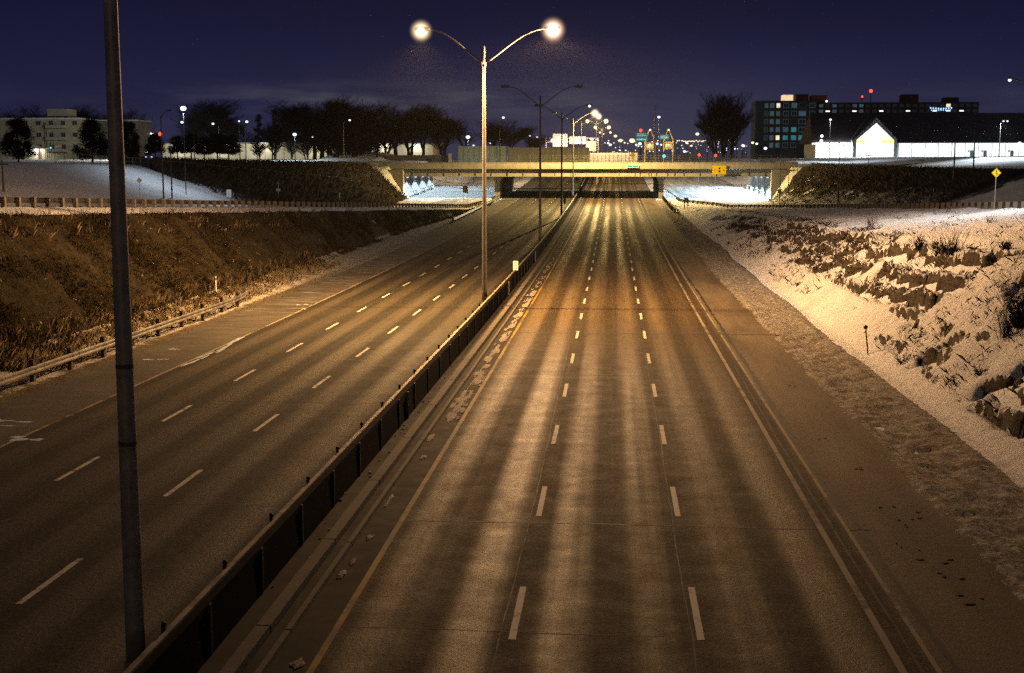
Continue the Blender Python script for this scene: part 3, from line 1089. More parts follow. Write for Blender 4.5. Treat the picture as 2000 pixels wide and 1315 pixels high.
def median_lamp(x, y, label, left='off', right='off', matp=None, arm=4.45, head_r=.34, H=16.93):
    """twin arm motorway lamp standing behind the median barrier"""
    z0 = float(zroad(y)) - .05
    root = thing('street_lamp', (x, y, z0), label, 'street lamp', 'twin arm lamps along the median')
    mp = matp or MAT_GALV
    mb = MB()
    n = 26
    mb.tube([(0, 0, .5 + (H - .5) * k / n) for k in range(n + 1)], [.175 - .085 * k / n for k in range(n + 1)], 14)
    mb.tube([(0, 0, H - 1.25), (0, 0, H - 1.0)], .15, 12); mb.tube([(0, 0, H - .45), (0, 0, H - .35)], .14, 12)
    mb.build('pole', mp, root, smooth=True)
    mb = MB(); mb.box(0, 0, .03, .55, .55, .06); mb.tube([(0, 0, .05), (0, 0, .52)], [.24, .20], 12)
    for a in range(4):
        mb.tube([(.21 * (1 if a % 2 else -1), .21 * (1 if a > 1 else -1), .06), (.21 * (1 if a % 2 else -1), .21 * (1 if a > 1 else -1), .14)], .025, 6)
    mb.build('base_plate', mp, root)
    full = arm
    for sgn, st in ((-1, left), (1, right)):
        arm = full * (.90 if sgn < 0 else .985)
        pts = []
        for k in range(13):
            t = k / 12.0
            pts.append((sgn * (arm - .45) * (t ** .88), 0, H - 1.1 + 2.15 * math.sin(t * math.pi / 2) ** 1.05))
        mb = MB(); mb.tube(pts, [.06 - .018 * k / 12 for k in range(13)], 8)
        a = mb.build('arm', mp, root, smooth=True)
        hx, hz = sgn * arm, H + 1.05
        mb = MB()
        b = len(mb.v)
        prof = [(-.52, .07, .05), (-.30, .14, .09), (.0, .19, .13), (.28, .17, .11), (.46, .09, .05)]
        mb.tube([(hx + sgn * p[0], 0, hz + .05) for p in prof], [p[1] for p in prof], 12)
        h = mb.build('lamp_head', mp, root, smooth=True)
        mb = MB(); mb.sphere((hx + sgn * .05, 0, hz - .06), {'off': .17, 'near_l': .28}.get(st, head_r), 14, 8, 1.0, 1.0, 1.0 if st != 'off' else .6)
        mb.build('lens', GLOWS[st], h, smooth=True)
        if st in HALO:
            mb = MB(); mb.sphere((0, 0, 0), HALO[st][1], 20, 12)
            mb.build('lamp_halo', HALO[st][0], h, (hx + sgn * .05, 0, hz - .06), True)  # added ball of glow imitating lens bloom around the head
    return root


def pole_y(px, x, py):
    """distance at which a thing at side offset x shows at pixel column px"""
    lo, hi = 5.0, 900.0
    for _ in range(60):
        m = (lo + hi) / 2
        if (P(px, py, m).x < x):
            hi = m
        else:
            lo = m
    return lo


PXM = -8.35
Y0 = pole_y(239, PXM, 600); Y1 = pole_y(946, PXM, 400); Y2 = pole_y(1055, PXM, 350); Y3 = pole_y(1097, PXM, 340); Y4 = min(pole_y(1121, PXM, 340), 270.0)
print('lamp rows at', Y0, Y1, Y2, Y3, Y4)
L0 = median_lamp(PXM, Y0, 'big unlit steel lamp pole close by at the left, its heads out of view', matp=MAT_POLE_WEATH)
L1 = median_lamp(PXM, Y1, 'tall lamp with both heads glowing in the middle of the motorway', 'near_l', 'near_r', head_r=.36)
add_light('lamp_light', L1, (-4.05, 0, 17.42), 'SPOT', P_LAMP_NEAR_L, (1.0, .56, .19), .25, 146, .8)
road_light(L1, (4.43, 0, 17.40), P_LAMP_NEAR_R, (1.0, .56, .25))
median_lamp(PXM, Y2, 'unlit lamp right behind the glowing tall one', matp=MAT_POLE_MID)
median_lamp(PXM, Y3, 'dark lamp with one faint white head, third before the overpass', right='dim', matp=MAT_POLE_MID, head_r=.24)
L4 = median_lamp(PXM, Y4, 'pale lamp standing just in front of the overpass with right head lit', right='bridge', head_r=.42)
road_light(L4, (4.43, 0, 17.30), P_LAMP_BRIDGE, AMBER)
L5 = median_lamp(PXM, 337, 'lamp added right behind the overpass to light the road beneath, its glowing right head touching the one in front', right='bridge', matp=MAT_POLE_DK, head_r=.36)  # added lamp, brightens the road under and past the overpass
road_light(L5, (4.43, 0, 17.30), 42000, (1.0, .68, .34))
for zb_ in (5.75, 4.4):
    mb = MB(); rr = .178 - .085 * zb_ / 17.2 + .004
    mb.tube([(0, 0, zb_), (0, 0, zb_ + .07)], rr, 16)
    mb.build('clamp_band', MAT_POLE_DK, L0)
LB = median_lamp(PXM, Y0 - (Y1 - Y0), 'lit lamp added behind the viewer, in line with the median row, to light the near pole', 'off', 'back', head_r=.40)  # unseen lamp, added to brighten the near pole


def street_lamp(px, py, d, glass, label, size=.35, arm=0.0, base=None, cat='street lamp', name='street_lamp', group=None, mat=None, twin=0, power=0, color=COLD, pr=.09, cone=165, lk='SPOT'):
    """a single lamp: head at the pixel, pole standing on the ground beside it"""
    q = P(px, py, d)
    bx = q.x + arm
    bz = zt(bx, d) if base is None else base
    if -46 < bx < 34 and 276 < d < 318:
        bz = 9.4
    root = thing(name, (bx, d, bz - .05), label, cat, group)
    H = q.z - bz + .05
    mp = mat or MAT_POLE_DK
    mb = MB()
    k = H - (abs(arm) * .35 + .1 if arm else .0)
    mb.tube([(0, 0, 0), (0, 0, k * .5), (0, 0, k)], [pr * 1.3, pr, pr * .75], 8)
    mb.build('pole', mp, root)
    if arm:
        mb = MB(); mb.tube([(-arm * t, 0, k - .05 + (H - k + .15) * math.sin(t * math.pi / 2)) for t in (0, .2, .4, .6, .8, 1.0)], pr * .5, 6)
        mb.build('arm', mp, root)
    heads = [(-arm, H)] if not twin else [(-arm, H), (-arm + twin, H)]
    if twin:
        mb = MB(); mb.tube([(-arm, 0, H + .12), (-arm + twin, 0, H + .12)], .05, 6); mb.build('crossarm', mp, root)
    for hx, hz in heads:
        mb = MB(); mb.box(hx, 0, hz + size * .7 + .06, max(.5, size * 1.1), max(.35, size * .9), .14)
        hd = mb.build('lamp_head', mp, root)
        mb = MB(); mb.sphere((hx, 0, hz), size, 10, 6, 1, 1, .75)
        mb.build('lens', GLOWS[glass], hd, smooth=True)
    if power:
        add_light('lamp_light', root, (-arm, 0, H - size - .15), lk, power, color, .25, cone, .6)
    return root


# lamps beyond the overpass along the motorway, receding and bending right
for (cx, cy, d, sp, sz, lab) in ((1165.5, 237, 480, 3.45, .8, 'nearest twin lamp with two big glowing heads beyond the overpass'), (1176, 249, 640, 3.4, .85, 'second glowing twin lamp beyond the overpass'),
                                 (1182, 259, 800, 3.2, .7, 'third and lowest glowing twin lamp beyond the overpass')):
    q = P(cx, cy, d); bz = zt(q.x, d)
    root = thing('street_lamp', (q.x, d, bz), lab, 'street lamp', 'lit lamps of the motorway beyond the overpass')
    H = q.z - bz
    mb = MB(); mb.tube([(0, 0, 0), (0, 0, H)], [.2, .1], 8); mb.build('pole', MAT_GALV, root)
    for sg in (-1, 1):
        mb = MB(); mb.tube([(sg * sp * t, 0, H - 1.2 + 1.5 * math.sin(t * math.pi / 2)) for t in (0, .25, .5, .75, 1)], .07, 6); mb.build('arm', MAT_GALV, root)
        mb = MB(); mb.box(sg * sp, 0, H + sz * .6 + .3, 1.1, .5, .2); hd = mb.build('lamp_head', MAT_GALV, root)
        mb = MB(); mb.sphere((sg * sp, 0, H), sz if sg > 0 else sz * .85, 12, 7); mb.build('lens', GL_FAR, hd, smooth=True)
    if d < 700:
        add_light('lamp_light', root, (0, 0, H - 1.5), 'POINT', P_LAMP_FAR, AMBER, .4)

G_HW = 'lit lamps of the motorway beyond the overpass'
for (px, py, d, gl_, sz, lab) in (
        (1202, 266, 700, 'far', 1.0, 'amber lamp low and just right of the twin lamps'),
        (1211.5, 275, 690, 'far', 1.2, 'amber lamp halfway between the twin lamps and the green sign'),
        (1220, 279, 720, 'far', .6, 'small amber lamp right of the larger halfway one'),
        (1234.5, 275, 560, 'far', 1.35, 'big amber lamp immediately left of the green road sign'),
        (1179, 262, 760, 'cold', .45, 'small bluish lamp between the twin lamp poles'),
        (1156, 272, 600, 'cold', 1.0, 'white lamp at the right end of the sign gantry'),
        (1166, 273, 620, 'cold', .7, 'smaller white lamp beside the gantry end'),
        (1188, 280, 640, 'cold', .6, 'white lamp below the lowest twin lamp'),
        (1192, 283, 600, 'cold', .75, 'white lamp above the tan roadside box'),
        (1222, 294, 520, 'cold', .35, 'lone small white lamp over the pale wall'),
        (1185, 300, 480, 'far', .25, 'tiny amber light just above the pale wall')):
    street_lamp(px, py, d, gl_, lab, sz * .88, group=G_HW, mat=MAT_GALV)

# town lamps, left to right
G_T = 'white town lamps behind the overpass'
street_lamp(358, 212, 150, 'blue', 'very bright blue white lamp high over the left bank', .36, 0, power=P_RAMP_L, color=(.72, .86, 1.0), pr=.05, cone=160)
street_lamp(355.5, 239, 175, 'cold', 'small white lamp directly under the very bright blue one', .2, 1.6, pr=.06)
street_lamp(482, 238, 262, 'cold', 'white lamp on a tall pole between the pines and the bare trees', .3, -1.6, group=G_T)
street_lamp(467, 237, 300, 'dim', 'faint lamp just left of the tall pole between the pines and bare trees', .22, 1.4, group=G_T)
street_lamp(416, 242, 300, 'dim', 'faint lamp above the row of clipped pines', .3, 1.4, group=G_T)
street_lamp(295, 261, 330, 'cold', 'small white lamp left of the red signal', .25, 1.2, group=G_T, power=26000, color=(1, .95, .75), lk='POINT')
street_lamp(575.5, 263, 318, 'cold', 'round white lamp in front of the pale low building at left', .5, 0, group=G_T, power=5000)
street_lamp(611, 268, 330, 'dim', 'faint lamp within the dark bare trees', .25, 0, group=G_T)
street_lamp(683, 235, 300, 'cold', 'lamp on a pale pole in front of the biggest bare tree', .25, -1.5, group=G_T, mat=MAT_GALV)
street_lamp(914, 268, 304, 'cold', 'bright white lamp left of the tall glowing lamp above the blue panels', .5, 0, group=G_T, power=14000)
street_lamp(925, 284.5, 340, 'cold', 'small lamp resting low above the blue panels', .26, 0, group=G_T)
street_lamp(983, 230, 322, 'cold', 'lamp with a short left arm on the dark pole right of the tall glowing lamp', .32, -.9, group=G_T)
street_lamp(979, 273.5, 380, 'cold', 'bright white lamp low beside the dark pole above the sound wall', .55, 0, group=G_T)
for (px, py, lab) in ((968.5, 270, 'leftmost of the small lights above the sound wall'), (957, 280, 'lowest of the small lights above the sound wall'), (1007, 274, 'yellowish of the small lights above the sound wall'), (1015, 267, 'light beside the yellowish one above the sound wall'),
                      (1035, 265.5, 'topmost of the small lights above the sound wall'), (1037, 276, 'light beneath the topmost one above the sound wall'), (1049, 268, 'rightmost of the small lights above the sound wall')):
    street_lamp(px, py, 520, 'cold', lab, .38, 0, group='small lights above the sound wall')
street_lamp(1287, 229, 322, 'cold', 'white lamp on the pale pole between the yellow masts', .36, .0, group=G_T, mat=MAT_GALV)
street_lamp(1362, 262, 400, 'far', 'yellowish shoebox lamp left of the big bare tree', .55, 0, group=G_T, mat=MAT_GALV)
street_lamp(1495, 290, 420, 'cold', 'white lamp between the two snow piles', .55, 0, group=G_T)
street_lamp(1622, 234, 330, 'cold', 'lamp on a tall pole before the left end of the dark roof', .3, 0, group=G_T, mat=MAT_GALV, power=9000)
street_lamp(1960, 237, 262, 'cold', 'twin headed lamp on a leaning pale pole at the right', .18, -.55, group=G_T, mat=MAT_GALV, twin=.75, power=12000)
street_lamp(1972, 157, 104, 'cold', 'single lamp head high over the right snow field', .13, 2.1, power=P_RAMP_R, color=(.90, .95, 1.0))

# the glittering car park far right of the road: each lamp a thing of its own
G_P = 'car park lamps glittering in the far town'
rp = random.Random(4)
spots = []
for i in range(95):
    px = rp.uniform(1176, 1480); py = rp.uniform(273, 299)
    if 1243 < px < 1266 and py < 279: continue
    spots.append((px, py, rp.uniform(.14, .40), rp.choice(['far', 'cold', 'far', 'warm', 'dim'])))
for i in range(16):
    spots.append((1324 + i * 3.6 + rp.uniform(-1, 1), 275.5 + rp.uniform(-1, 1.5), .38, 'far'))
for (px, py, s_, g_) in ((1433, 276, .8, 'far'), (1470, 279, .7, 'far'), (1478, 281, .6, 'cold'), (1452, 285, .8, 'cold'), (1341, 279, .8, 'cold'), (1350, 285, .7, 'far'), (1392, 282, .6, 'cold'), (1405, 277, .5, 'far'), (1250, 281, .8, 'cold'), (1284, 281, .7, 'cold'), (1291, 283, .6, 'cold'), (1314, 295, .6, 'cold'), (1337, 296, .7, 'cold'), (1243, 283, .6, 'cold')):
    spots.append((px, py, s_, g_))
for (px, py, s_, g_) in spots:
    street_lamp(px, py, rp.uniform(540, 700), g_, 'small lamp among the glittering lights of the far car park', s_ * .9, 0, group=G_P, name='car_park_lamp', cat='car park lamp', pr=.12)

# ------------------------------------------------------------------ the overpass
def build_bridge():
    x0, x1, ya, yb = -50.4, 38.6, 276.0, 318.0
    root = thing('overpass', (0, 297, float(zroad(297))), 'long concrete road bridge crossing over the motorway', 'bridge')
    mb = MB(); mb.box((x0 + x1) / 2, 297, 9.16, x1 - x0, 41.4, .36); bw(mb, 'deck', MAT_CONC_DK, root)
    for y, tag_ in ((ya + .18, 0), (yb - .18, 1)):
        mb = MB()
        for i in range(10):
            w = (x1 - x0) / 10
            mb.box(x0 + w * (i + .5), y, 9.72, w - .03, .36, 1.30)
        mb.box((x0 + x1) / 2, y, 10.42, x1 - x0, .46, .10)
        bw(mb, 'parapet', MAT_CONC, root)
    mb = MB()
    for y in (276.75, 283.5, 290, 297, 304, 310.5, 317.2):
        mb.box(-5.9, y, 8.20, 78.0, .5, 1.50)
        mb.box(-5.9, y - .05, 7.50, 78.0, .8, .12)
    bw(mb, 'girder', MAT_CONC, root)
    mb = MB()
    for x in np.arange(-43, 32, 3.4):
        mb.box(x, 276.46, 8.2, .10, .08, 1.46)
    mb.tube([(-44, 276.40, 8.86), (32, 276.40, 8.86)], .06, 6)
    for x in (-22.5, -8, 5.6, 7.4, 9.0, 12.8):
        mb.tube([(x, 276.40, 8.95), (x, 276.40, 7.5)], .045, 6)
    bw(mb, 'drain_pipe', MAT_CONC_DK, root)
    for (x, w) in ((-24.9, 1.2), (10.2, 1.15)):
        mb = MB(); zb = 2.2
        mb.extrude([(x - w * .42, 278, zb), (x + w * .42, 278, zb), (x + w * .5, 278, 6.4), (x + w * .9, 278, 7.44), (x - w * .9, 278, 7.44), (x - w * .5, 278, 6.4)], (0, 38, 0))
        mb.box(x, 297, zb + .2, w * 1.5, 39, .9)
        bw(mb, 'pier', MAT_CONC, root)
    for (x, s) in ((-45.0, -1), (33.1, 1)):
        mb = MB()
        mb.box(x + s * .8, 297, 5.6, 1.6, 42.0, 6.75)
        for y in np.arange(279, 318, 4.0):
            mb.box(x - s * .06, y, 5.2, .14, .5, 5.6)
        bw(mb, 'abutment', f_concrete((.55, .55, .53), 'pale_abutment_concrete'), root)
        mb = MB()
        xe = x + s * 5.6
        mb.extrude([(x, 275.9, 1.8), (x + s * 1.6, 275.9, 1.8), (xe, 275.9, 7.4), (xe, 275.9, 8.94), (x, 275.9, 8.94)], (0, -.7, 0))
        bw(mb, 'wing_wall', MAT_CONC, root)
        mb = MB()
        for y in np.arange(281, 318, 2.0):
            mb.tube([(x - s * .8, y, float(zroad(y)) + .2), (x - s * .8, y, float(zroad(y)) + 1.25)], .05, 6)
        mb.tube([(x - s * .8, 280, float(zroad(280)) + 1.25), (x - s * .8, 317, float(zroad(317)) + 1.25)], .06, 6)
        bw(mb, 'handrail', MAT_GREY, root)
        names = ['nearest', 'second', 'third', 'farthest']
        for i, y in enumerate((279.5, 291.0, 302.5, 314.0)):
            f = thing('wall_light', (x - s * .32, y, 7.35), '%s cold white wall light on the %s abutment under the overpass' % (names[i], 'left' if s < 0 else 'right'), 'wall light', 'wall lights under the overpass')
            mb = MB(); mb.box(0, 0, .08, .34, .9, .22); mb.build('housing', MAT_GREY, f)
            mb = MB(); mb.box(0, 0, -.07, .30, .8, .12); mb.build('lens', GL_COLD, f)
            add_light('wall_light_lamp', f, (-s * 1.1, 0, -.1), 'SPOT', P_WALL * (1.1 if s < 0 else 2.2), (.74, .92, 1.0), .15, 165, .5, (0, s * (.5 if s < 0 else .85), 0))
    return root

build_bridge()


def post_fence(name, pts, h, gap, mat, label, cat='fence', rails=3, pr=.03, mesh=True):
    pts = [Vector(p) for p in pts]
    root = thing(name, pts[0], label, cat)
    L = [0]
    for a, b in zip(pts, pts[1:]): L.append(L[-1] + (b - a).length)
    n = max(2, int(L[-1] / gap))
    n = min(n, 95)
    def at(t):
        for i in range(len(pts) - 1):
            if t <= L[i + 1] or i == len(pts) - 2:
                return pts[i].lerp(pts[i + 1], (t - L[i]) / (L[i + 1] - L[i]))
    ps = [at(L[-1] * i / n) for i in range(n + 1)]
    pm = MB(); pm.tube([(0, 0, -.15), (0, 0, h + .05)], pr, 6)
    proto = None
    for p in ps:
        if proto is None:
            proto = pm.build('post', mat, root, p - pts[0])
        else:
            c = proto.copy(); COL.objects.link(c); c.parent = root; c.location = p - pts[0]
    mb = MB()
    for k in range(rails):
        z = h * (1 - k / max(1, rails - .35))
        mb.tube([p - pts[0] + Vector((0, 0, z)) for p in ps], pr * .7, 5)
    mb.build('rail', mat, root)
    if mesh:
        mb = MB()
        for a, b in zip(ps, ps[1:]):
            m = max(3, int((b - a).length / .45))
            for k in range(m):
                q = a.lerp(b, (k + .5) / m) - pts[0]
                mb.tube([q, q + Vector((0, 0, h))], .010, 3, False)
            for k in range(5):
                mb.tube([a - pts[0] + Vector((0, 0, h * (k + .5) / 5)), b - pts[0] + Vector((0, 0, h * (k + .5) / 5))], .008, 3, False)
        mb.build('wire_mesh', mat, root)
    return root


post_fence('bridge_fence', [(-25, 276.2, 10.46), (38, 276.2, 10.46)], 1.5, 2.4, MAT_POLE_DK, 'dark wire fence on the near parapet of the overpass')
post_fence('bridge_fence', [(-38, 317.8, 10.46), (38, 317.8, 10.46)], 1.9, 2.4, MAT_POLE_DK, 'dark wire fence on the far parapet of the overpass')
post_fence('bank_fence', [(-62, 140, zt(-62, 140)), (-58.5, 160, zt(-58.5, 160)), (-49, 240, zt(-49, 240)), (-48, 273, 9.4)], 1.25, 1.8, MAT_POLE_DK, 'low wire fence along the top of the left bank')
post_fence('bank_fence', [(39, 272, 9.35), (43, 250, zt(43, 250)), (55, 186, zt(55, 186)), (60.5, 150, zt(60.5, 150))], 1.3, 1.3, MAT_POLE_DK, 'low wire fence along the top of the right bank')

# cross street over the bridge
for nm, xa, xb, g in (('cross_street', -400, -50.4, g_left), ('cross_street', 38.6, 300, g_right)):
    xs = np.linspace(xa, xb, 30)
    V = [(x, y, zt(x, y) + .07) for y in np.linspace(281, 313, 9) for x in xs]
    tag(grid_mesh(nm, np.array(V), 9, 30, MAT_SLUSH), 'snowy street leading onto the overpass', kind='structure')

# signs on the overpass
def flat_sign(name, loc, w, h, mat, label, cat='sign', t=.05, posts=0, post_h=0, marks=None, group=None, mark_mat=None, pmat=None):
    """a rectangular plate facing the camera side (-Y); marks: list of polygons in plate coordinates"""
    root = thing(name, loc, label, cat, group)
    mb = MB(); mb.box(0, 0, 0, w, t, h); mb.build('sign_plate', mat, root)
    if posts:
        for k in range(posts):
            xx = 0 if posts == 1 else (-.35 + .7 * k / (posts - 1)) * w
            mb = MB(); mb.tube([(xx, t / 2 + .035, -post_h), (xx, t / 2 + .035, h * .45)], .035, 6); mb.build('post', pmat or MAT_GREY, root)
    for mk, mm in (marks or []):
        mb = MB()
        for poly in mk:
            mb.quad(*[(x, -t / 2 - .006, z) for x, z in poly])
        mb.build('symbol', mm, root)
    return root


def poly_circle(cx, cz, r, n=14):
    return [(cx + r * math.cos(2 * math.pi * k / n), cz + r * math.sin(2 * math.pi * k / n)) for k in range(n)]


q = P(1405, 332, 275.9)
flat_sign('lane_sign', (q.x, 275.86, q.z), 2.85, 1.95, MAT_YELLOW, 'yellow rectangular sign with black marks hung on the overpass', 'road sign', .08,
          marks=[([[(-1.16, 0), (-.86, .16), (-.86, -.16)], [(-.90, .06), (-.74, .06), (-.74, -.06), (-.90, -.06)], [(1.16, 0), (.86, -.16), (.86, .16)], [(.74, .06), (.90, .06), (.90, -.06), (.74, -.06)],
                   [(-.2, .5), (.2, .5), (.2, .14), (-.2, .14)], [(-.2, -.14), (.2, -.14), (.2, -.5), (-.2, -.5)]], MAT_BLACK),
                 ([poly_circle(0, .32, .09), poly_circle(0, -.32, .09)], MAT_YELLOW) if False else ([[(-1.38, .93), (1.38, .93), (1.38, .90), (-1.38, .90)], [(-1.38, -.90), (1.38, -.90), (1.38, -.93), (-1.38, -.93)]], MAT_BLACK)])
q = P(1236, 325, 275.9)
flat_sign('street_name_sign', (q.x, 275.88, q.z), 2.6, .62, MAT_WHITE, 'small green street name plate with white border on the overpass', 'sign', .05,
          marks=[([[(-1.2, -.22), (-.1, -.22), (-.1, .22), (-1.2, .22)], [(.06, -.22), (1.2, -.22), (1.2, .22), (.06, .22)]], MAT_GREEN)])

# ------------------------------------------------------------------ guardrails and the median barrier
WPROF = [(.0, .02), (.07, .07), (.07, .13), (.0, .18), (.0, .22), (.07, .27), (.07, .33), (.0, .38)]


def guardrail(path, post_gap, label, side, post_mat, block=True, ph=.95, pw=.2, bh=.38):
    """W-beam on timber posts; side = +1 when the beam is right of the posts seen along the path"""
    path = [Vector(p) for p in path]
    root = thing('guardrail', path[0], label, 'guardrail')
    o = path[0]
    mb = MB()
    prof = [(side * (a + .16), h + bh) for a, h in WPROF] + [(side * (a + .15), h + bh) for a, h in reversed(WPROF)]
    mb.sweep(prof, [p - o for p in path], closed=True)
    mb.build('beam', MAT_RAIL if bh > .3 else MAT_RAIL_DK, root)
    L = [0]
    for a, b in zip(path, path[1:]): L.append(L[-1] + (b - a).length)
    n = min(97, int(L[-1] / post_gap))
    proto = None
    for k in range(n + 1):
        t = L[-1] * k / n
        i = max(j for j in range(len(path) - 1) if L[j] <= t + 1e-6)
        p = path[i].lerp(path[i + 1], min(1, (t - L[i]) / max(1e-6, L[i + 1] - L[i])))
        dr = path[i + 1] - path[i]
        if proto is None:
            mb = MB(); mb.box(0, 0, ph / 2 - .15, pw, pw, ph + .3)
            if block:
                mb.box(side * .1, 0, bh + .2, .16, pw * .9, .40)
            proto = mb.build('post', post_mat, root)
            c = proto
        else:
            c = proto.copy(); COL.objects.link(c); c.parent = root
        c.location = p - o; c.rotation_euler = (0, 0, math.atan2(dr.y, dr.x) - math.pi / 2)
    return root


yy = list(np.arange(66, 262, 3.5))
guardrail([(float(x_rail_l(y)), y, float(zramp(y))) for y in yy], 2.0, 'long guardrail on timber blocks beside the left slip road', -1, MAT_WOOD_PALE, True, .58, .26, .18)
yy = list(np.arange(88, 276, 3.0))
guardrail([(float(x_rail_r(y)), y, float(zramp(y))) for y in yy], 2.0, 'long guardrail on timber posts beside the right slip road', 1, MAT_WOOD_PALE, True, .58, .26, .18)
gp = []
for y in np.arange(30, 84, 2.0):
    gp.append((-25.1 - .0 * y, y, float(zroad(y)) - .12))
gp += [(-25.2, 84.5, -.1), (-25.4, 86.5, -.1), (-25.9, 88.5, -.12)]
guardrail(gp, 3.8, 'weathered guardrail on dark timber posts at the foot of the grass bank', 1, MAT_WOOD, True, 1.0, .2)
gp = [(9.9, 268 - 3 * k, float(zroad(268 - 3 * k))) for k in range(14)]
gp = [(10.4 - .0 * k, 275 - 3 * k, float(zroad(275 - 3 * k))) for k in range(18)] + [(10.9, 219, float(zroad(219)))]
guardrail(gp, 3.8, 'short guardrail leading to the right pier of the overpass', -1, MAT_WOOD, True, .9, .18)
gp = [(-24.3, 150 + 5 * k, float(zroad(150 + 5 * k)) - .1) for k in range(9, 26)]
guardrail(gp, 3.8, 'short guardrail leading to the left pier of the overpass', 1, MAT_WOOD, True, .9, .18)
gp = [(12.4 + 19 * (1 - math.cos(k * math.pi / 26)), 324 + 7.0 * k, float(zroad(324 + 7.0 * k)) + .5) for k in range(11)]


def build_barrier():
    x = -7.60; y0, y1 = -12.0, 470.0
    root = thing('median_barrier', (x, 0, 0), 'long dark median wall with pale top rail dividing the carriageways', 'barrier')
    ys = list(np.arange(y0, y1, 4.0))
    path = [(0, y, float(zroad(y))) for y in ys]
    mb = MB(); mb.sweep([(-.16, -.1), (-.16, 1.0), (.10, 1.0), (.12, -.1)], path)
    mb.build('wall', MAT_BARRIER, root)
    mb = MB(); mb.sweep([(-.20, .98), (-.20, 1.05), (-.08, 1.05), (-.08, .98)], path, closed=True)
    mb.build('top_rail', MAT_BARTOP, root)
    pm = MB(); pm.box(-.20, 0, .56, .07, .09, 1.12); pm.sphere((-.20, 0, 1.16), .055, 8, 5)
    mb2 = None; y = 14.0; k = 0; proto = None
    while y < 470 and k < 96:
        z = float(zroad(y))
        if proto is None:
            proto = pm.build('post', MAT_BLACK, root, (0, y, z)); c = proto
        else:
            c = proto.copy(); COL.objects.link(c); c.parent = root; c.location = (0, y, z)
        y += 3.6 if y < 220 else 6.0; k += 1
    proto = None
    for y in np.arange(15.6, 160, 3.6):
        if proto is None:
            mb = MB(); mb.box(.125, 0, .5, .03, .12, .98); c = proto = mb.build('seam_plate', MAT_BLACK, root)
        else:
            c = proto.copy(); COL.objects.link(c); c.parent = root
        c.location = (0, y, float(zroad(y)))
    return root

build_barrier()
for i, (px, py) in enumerate(((994, 560), (797, 790), (1046, 470))):
    y = pole_y(px, -7.45, py)
    o = MB(); o.tube([(0, 0, 0), (0, 0, .95)], .035, 8); o.tube([(0, 0, .95), (0, 0, .98)], .045, 8)
    tag(o.build('marker_stake', MAT_PAINT_W2 if i == 0 else MAT_GREY, None, (-7.45, y, float(zroad(y)))), ('pale thin stake standing by the median wall below the white sign', 'grey thin stake by the near median wall', 'grey thin stake by the far median wall')[i], 'stake')

# ------------------------------------------------------------------ small roadside signs and markers
def txt_bars(w, h, rows, seed):
    r = random.Random(seed); out = []
    for k in range(rows):
        z = h * (.5 - (k + .75) / (rows + .5)); x = -w * .36
        while x < w * .34:
            l = r.uniform(.06, .18) * w
            out.append([(x, z - h * .16 / rows), (min(x + l, w * .38), z - h * .16 / rows), (min(x + l, w * .38), z + h * .22 / rows), (x, z + h * .22 / rows)])
            x += l + .05 * w
    return out


y = pole_y(1007, -7.7, 520); q = P(1007, 519, y)
flat_sign('kilometre_sign', (q.x, y, q.z), .40, .74, MAT_WHITE, 'white upright marker plate standing on the median wall', 'road sign', .03, 1, 1.0, [(txt_bars(.4, .74, 3, 3), MAT_GREY)])
y = pole_y(1103, -7.7, 393); q = P(1103, 392, y)
flat_sign('small_blue_sign', (q.x, y, q.z), .4, 1.0, MAT_BLUE, 'small blue plate on the median wall near the overpass', 'road sign', .03, 1, 1.2)


def diamond_sign(px, py, d, s, mat, label, base_py=None, arrow=False, group=None, ground=None):
    q = P(px, py, d)
    bz = ground if ground is not None else zt(q.x, d)
    root = thing('diamond_sign', (q.x, d, bz), label, 'road sign', group)
    h = q.z - bz; r_ = s / math.sqrt(2)
    mb = MB(); mb.extrude([(0, -.02, h - r_), (r_, -.02, h), (0, -.02, h + r_), (-r_, -.02, h)], (0, .03, 0)); mb.build('sign_plate', mat, root)
    mb = MB(); mb.tube([(0, .05, -.1), (0, .05, h + r_ * .6)], .035, 6); mb.build('post', MAT_GREY, root)
    if arrow:
        mb = MB(); y = -.027; a = r_
        for poly in ([(-.06, -.55), (.06, -.55), (.06, .3), (-.06, .3)], [(-.2, .25), (.2, .25), (0, .6)], [(.06, -.1), (.30, -.42), (.40, -.34), (.06, .08)]):
            mb.quad(*[(x * a, y, h + z * a) for x, z in poly])
        mb.build('symbol', MAT_BLACK, root)
        mb = MB()
        for i in range(4):
            an = [(0, -1), (1, 0), (0, 1), (-1, 0)]
            p0, p1 = an[i], an[(i + 1) % 4]
            mb.quad(*[(p[0] * a * k, y, h + p[1] * a * k) for p, k in ((p0, .93), (p1, .93), (p1, .88), (p0, .88))])
        mb.build('border', MAT_BLACK, root)
    return root


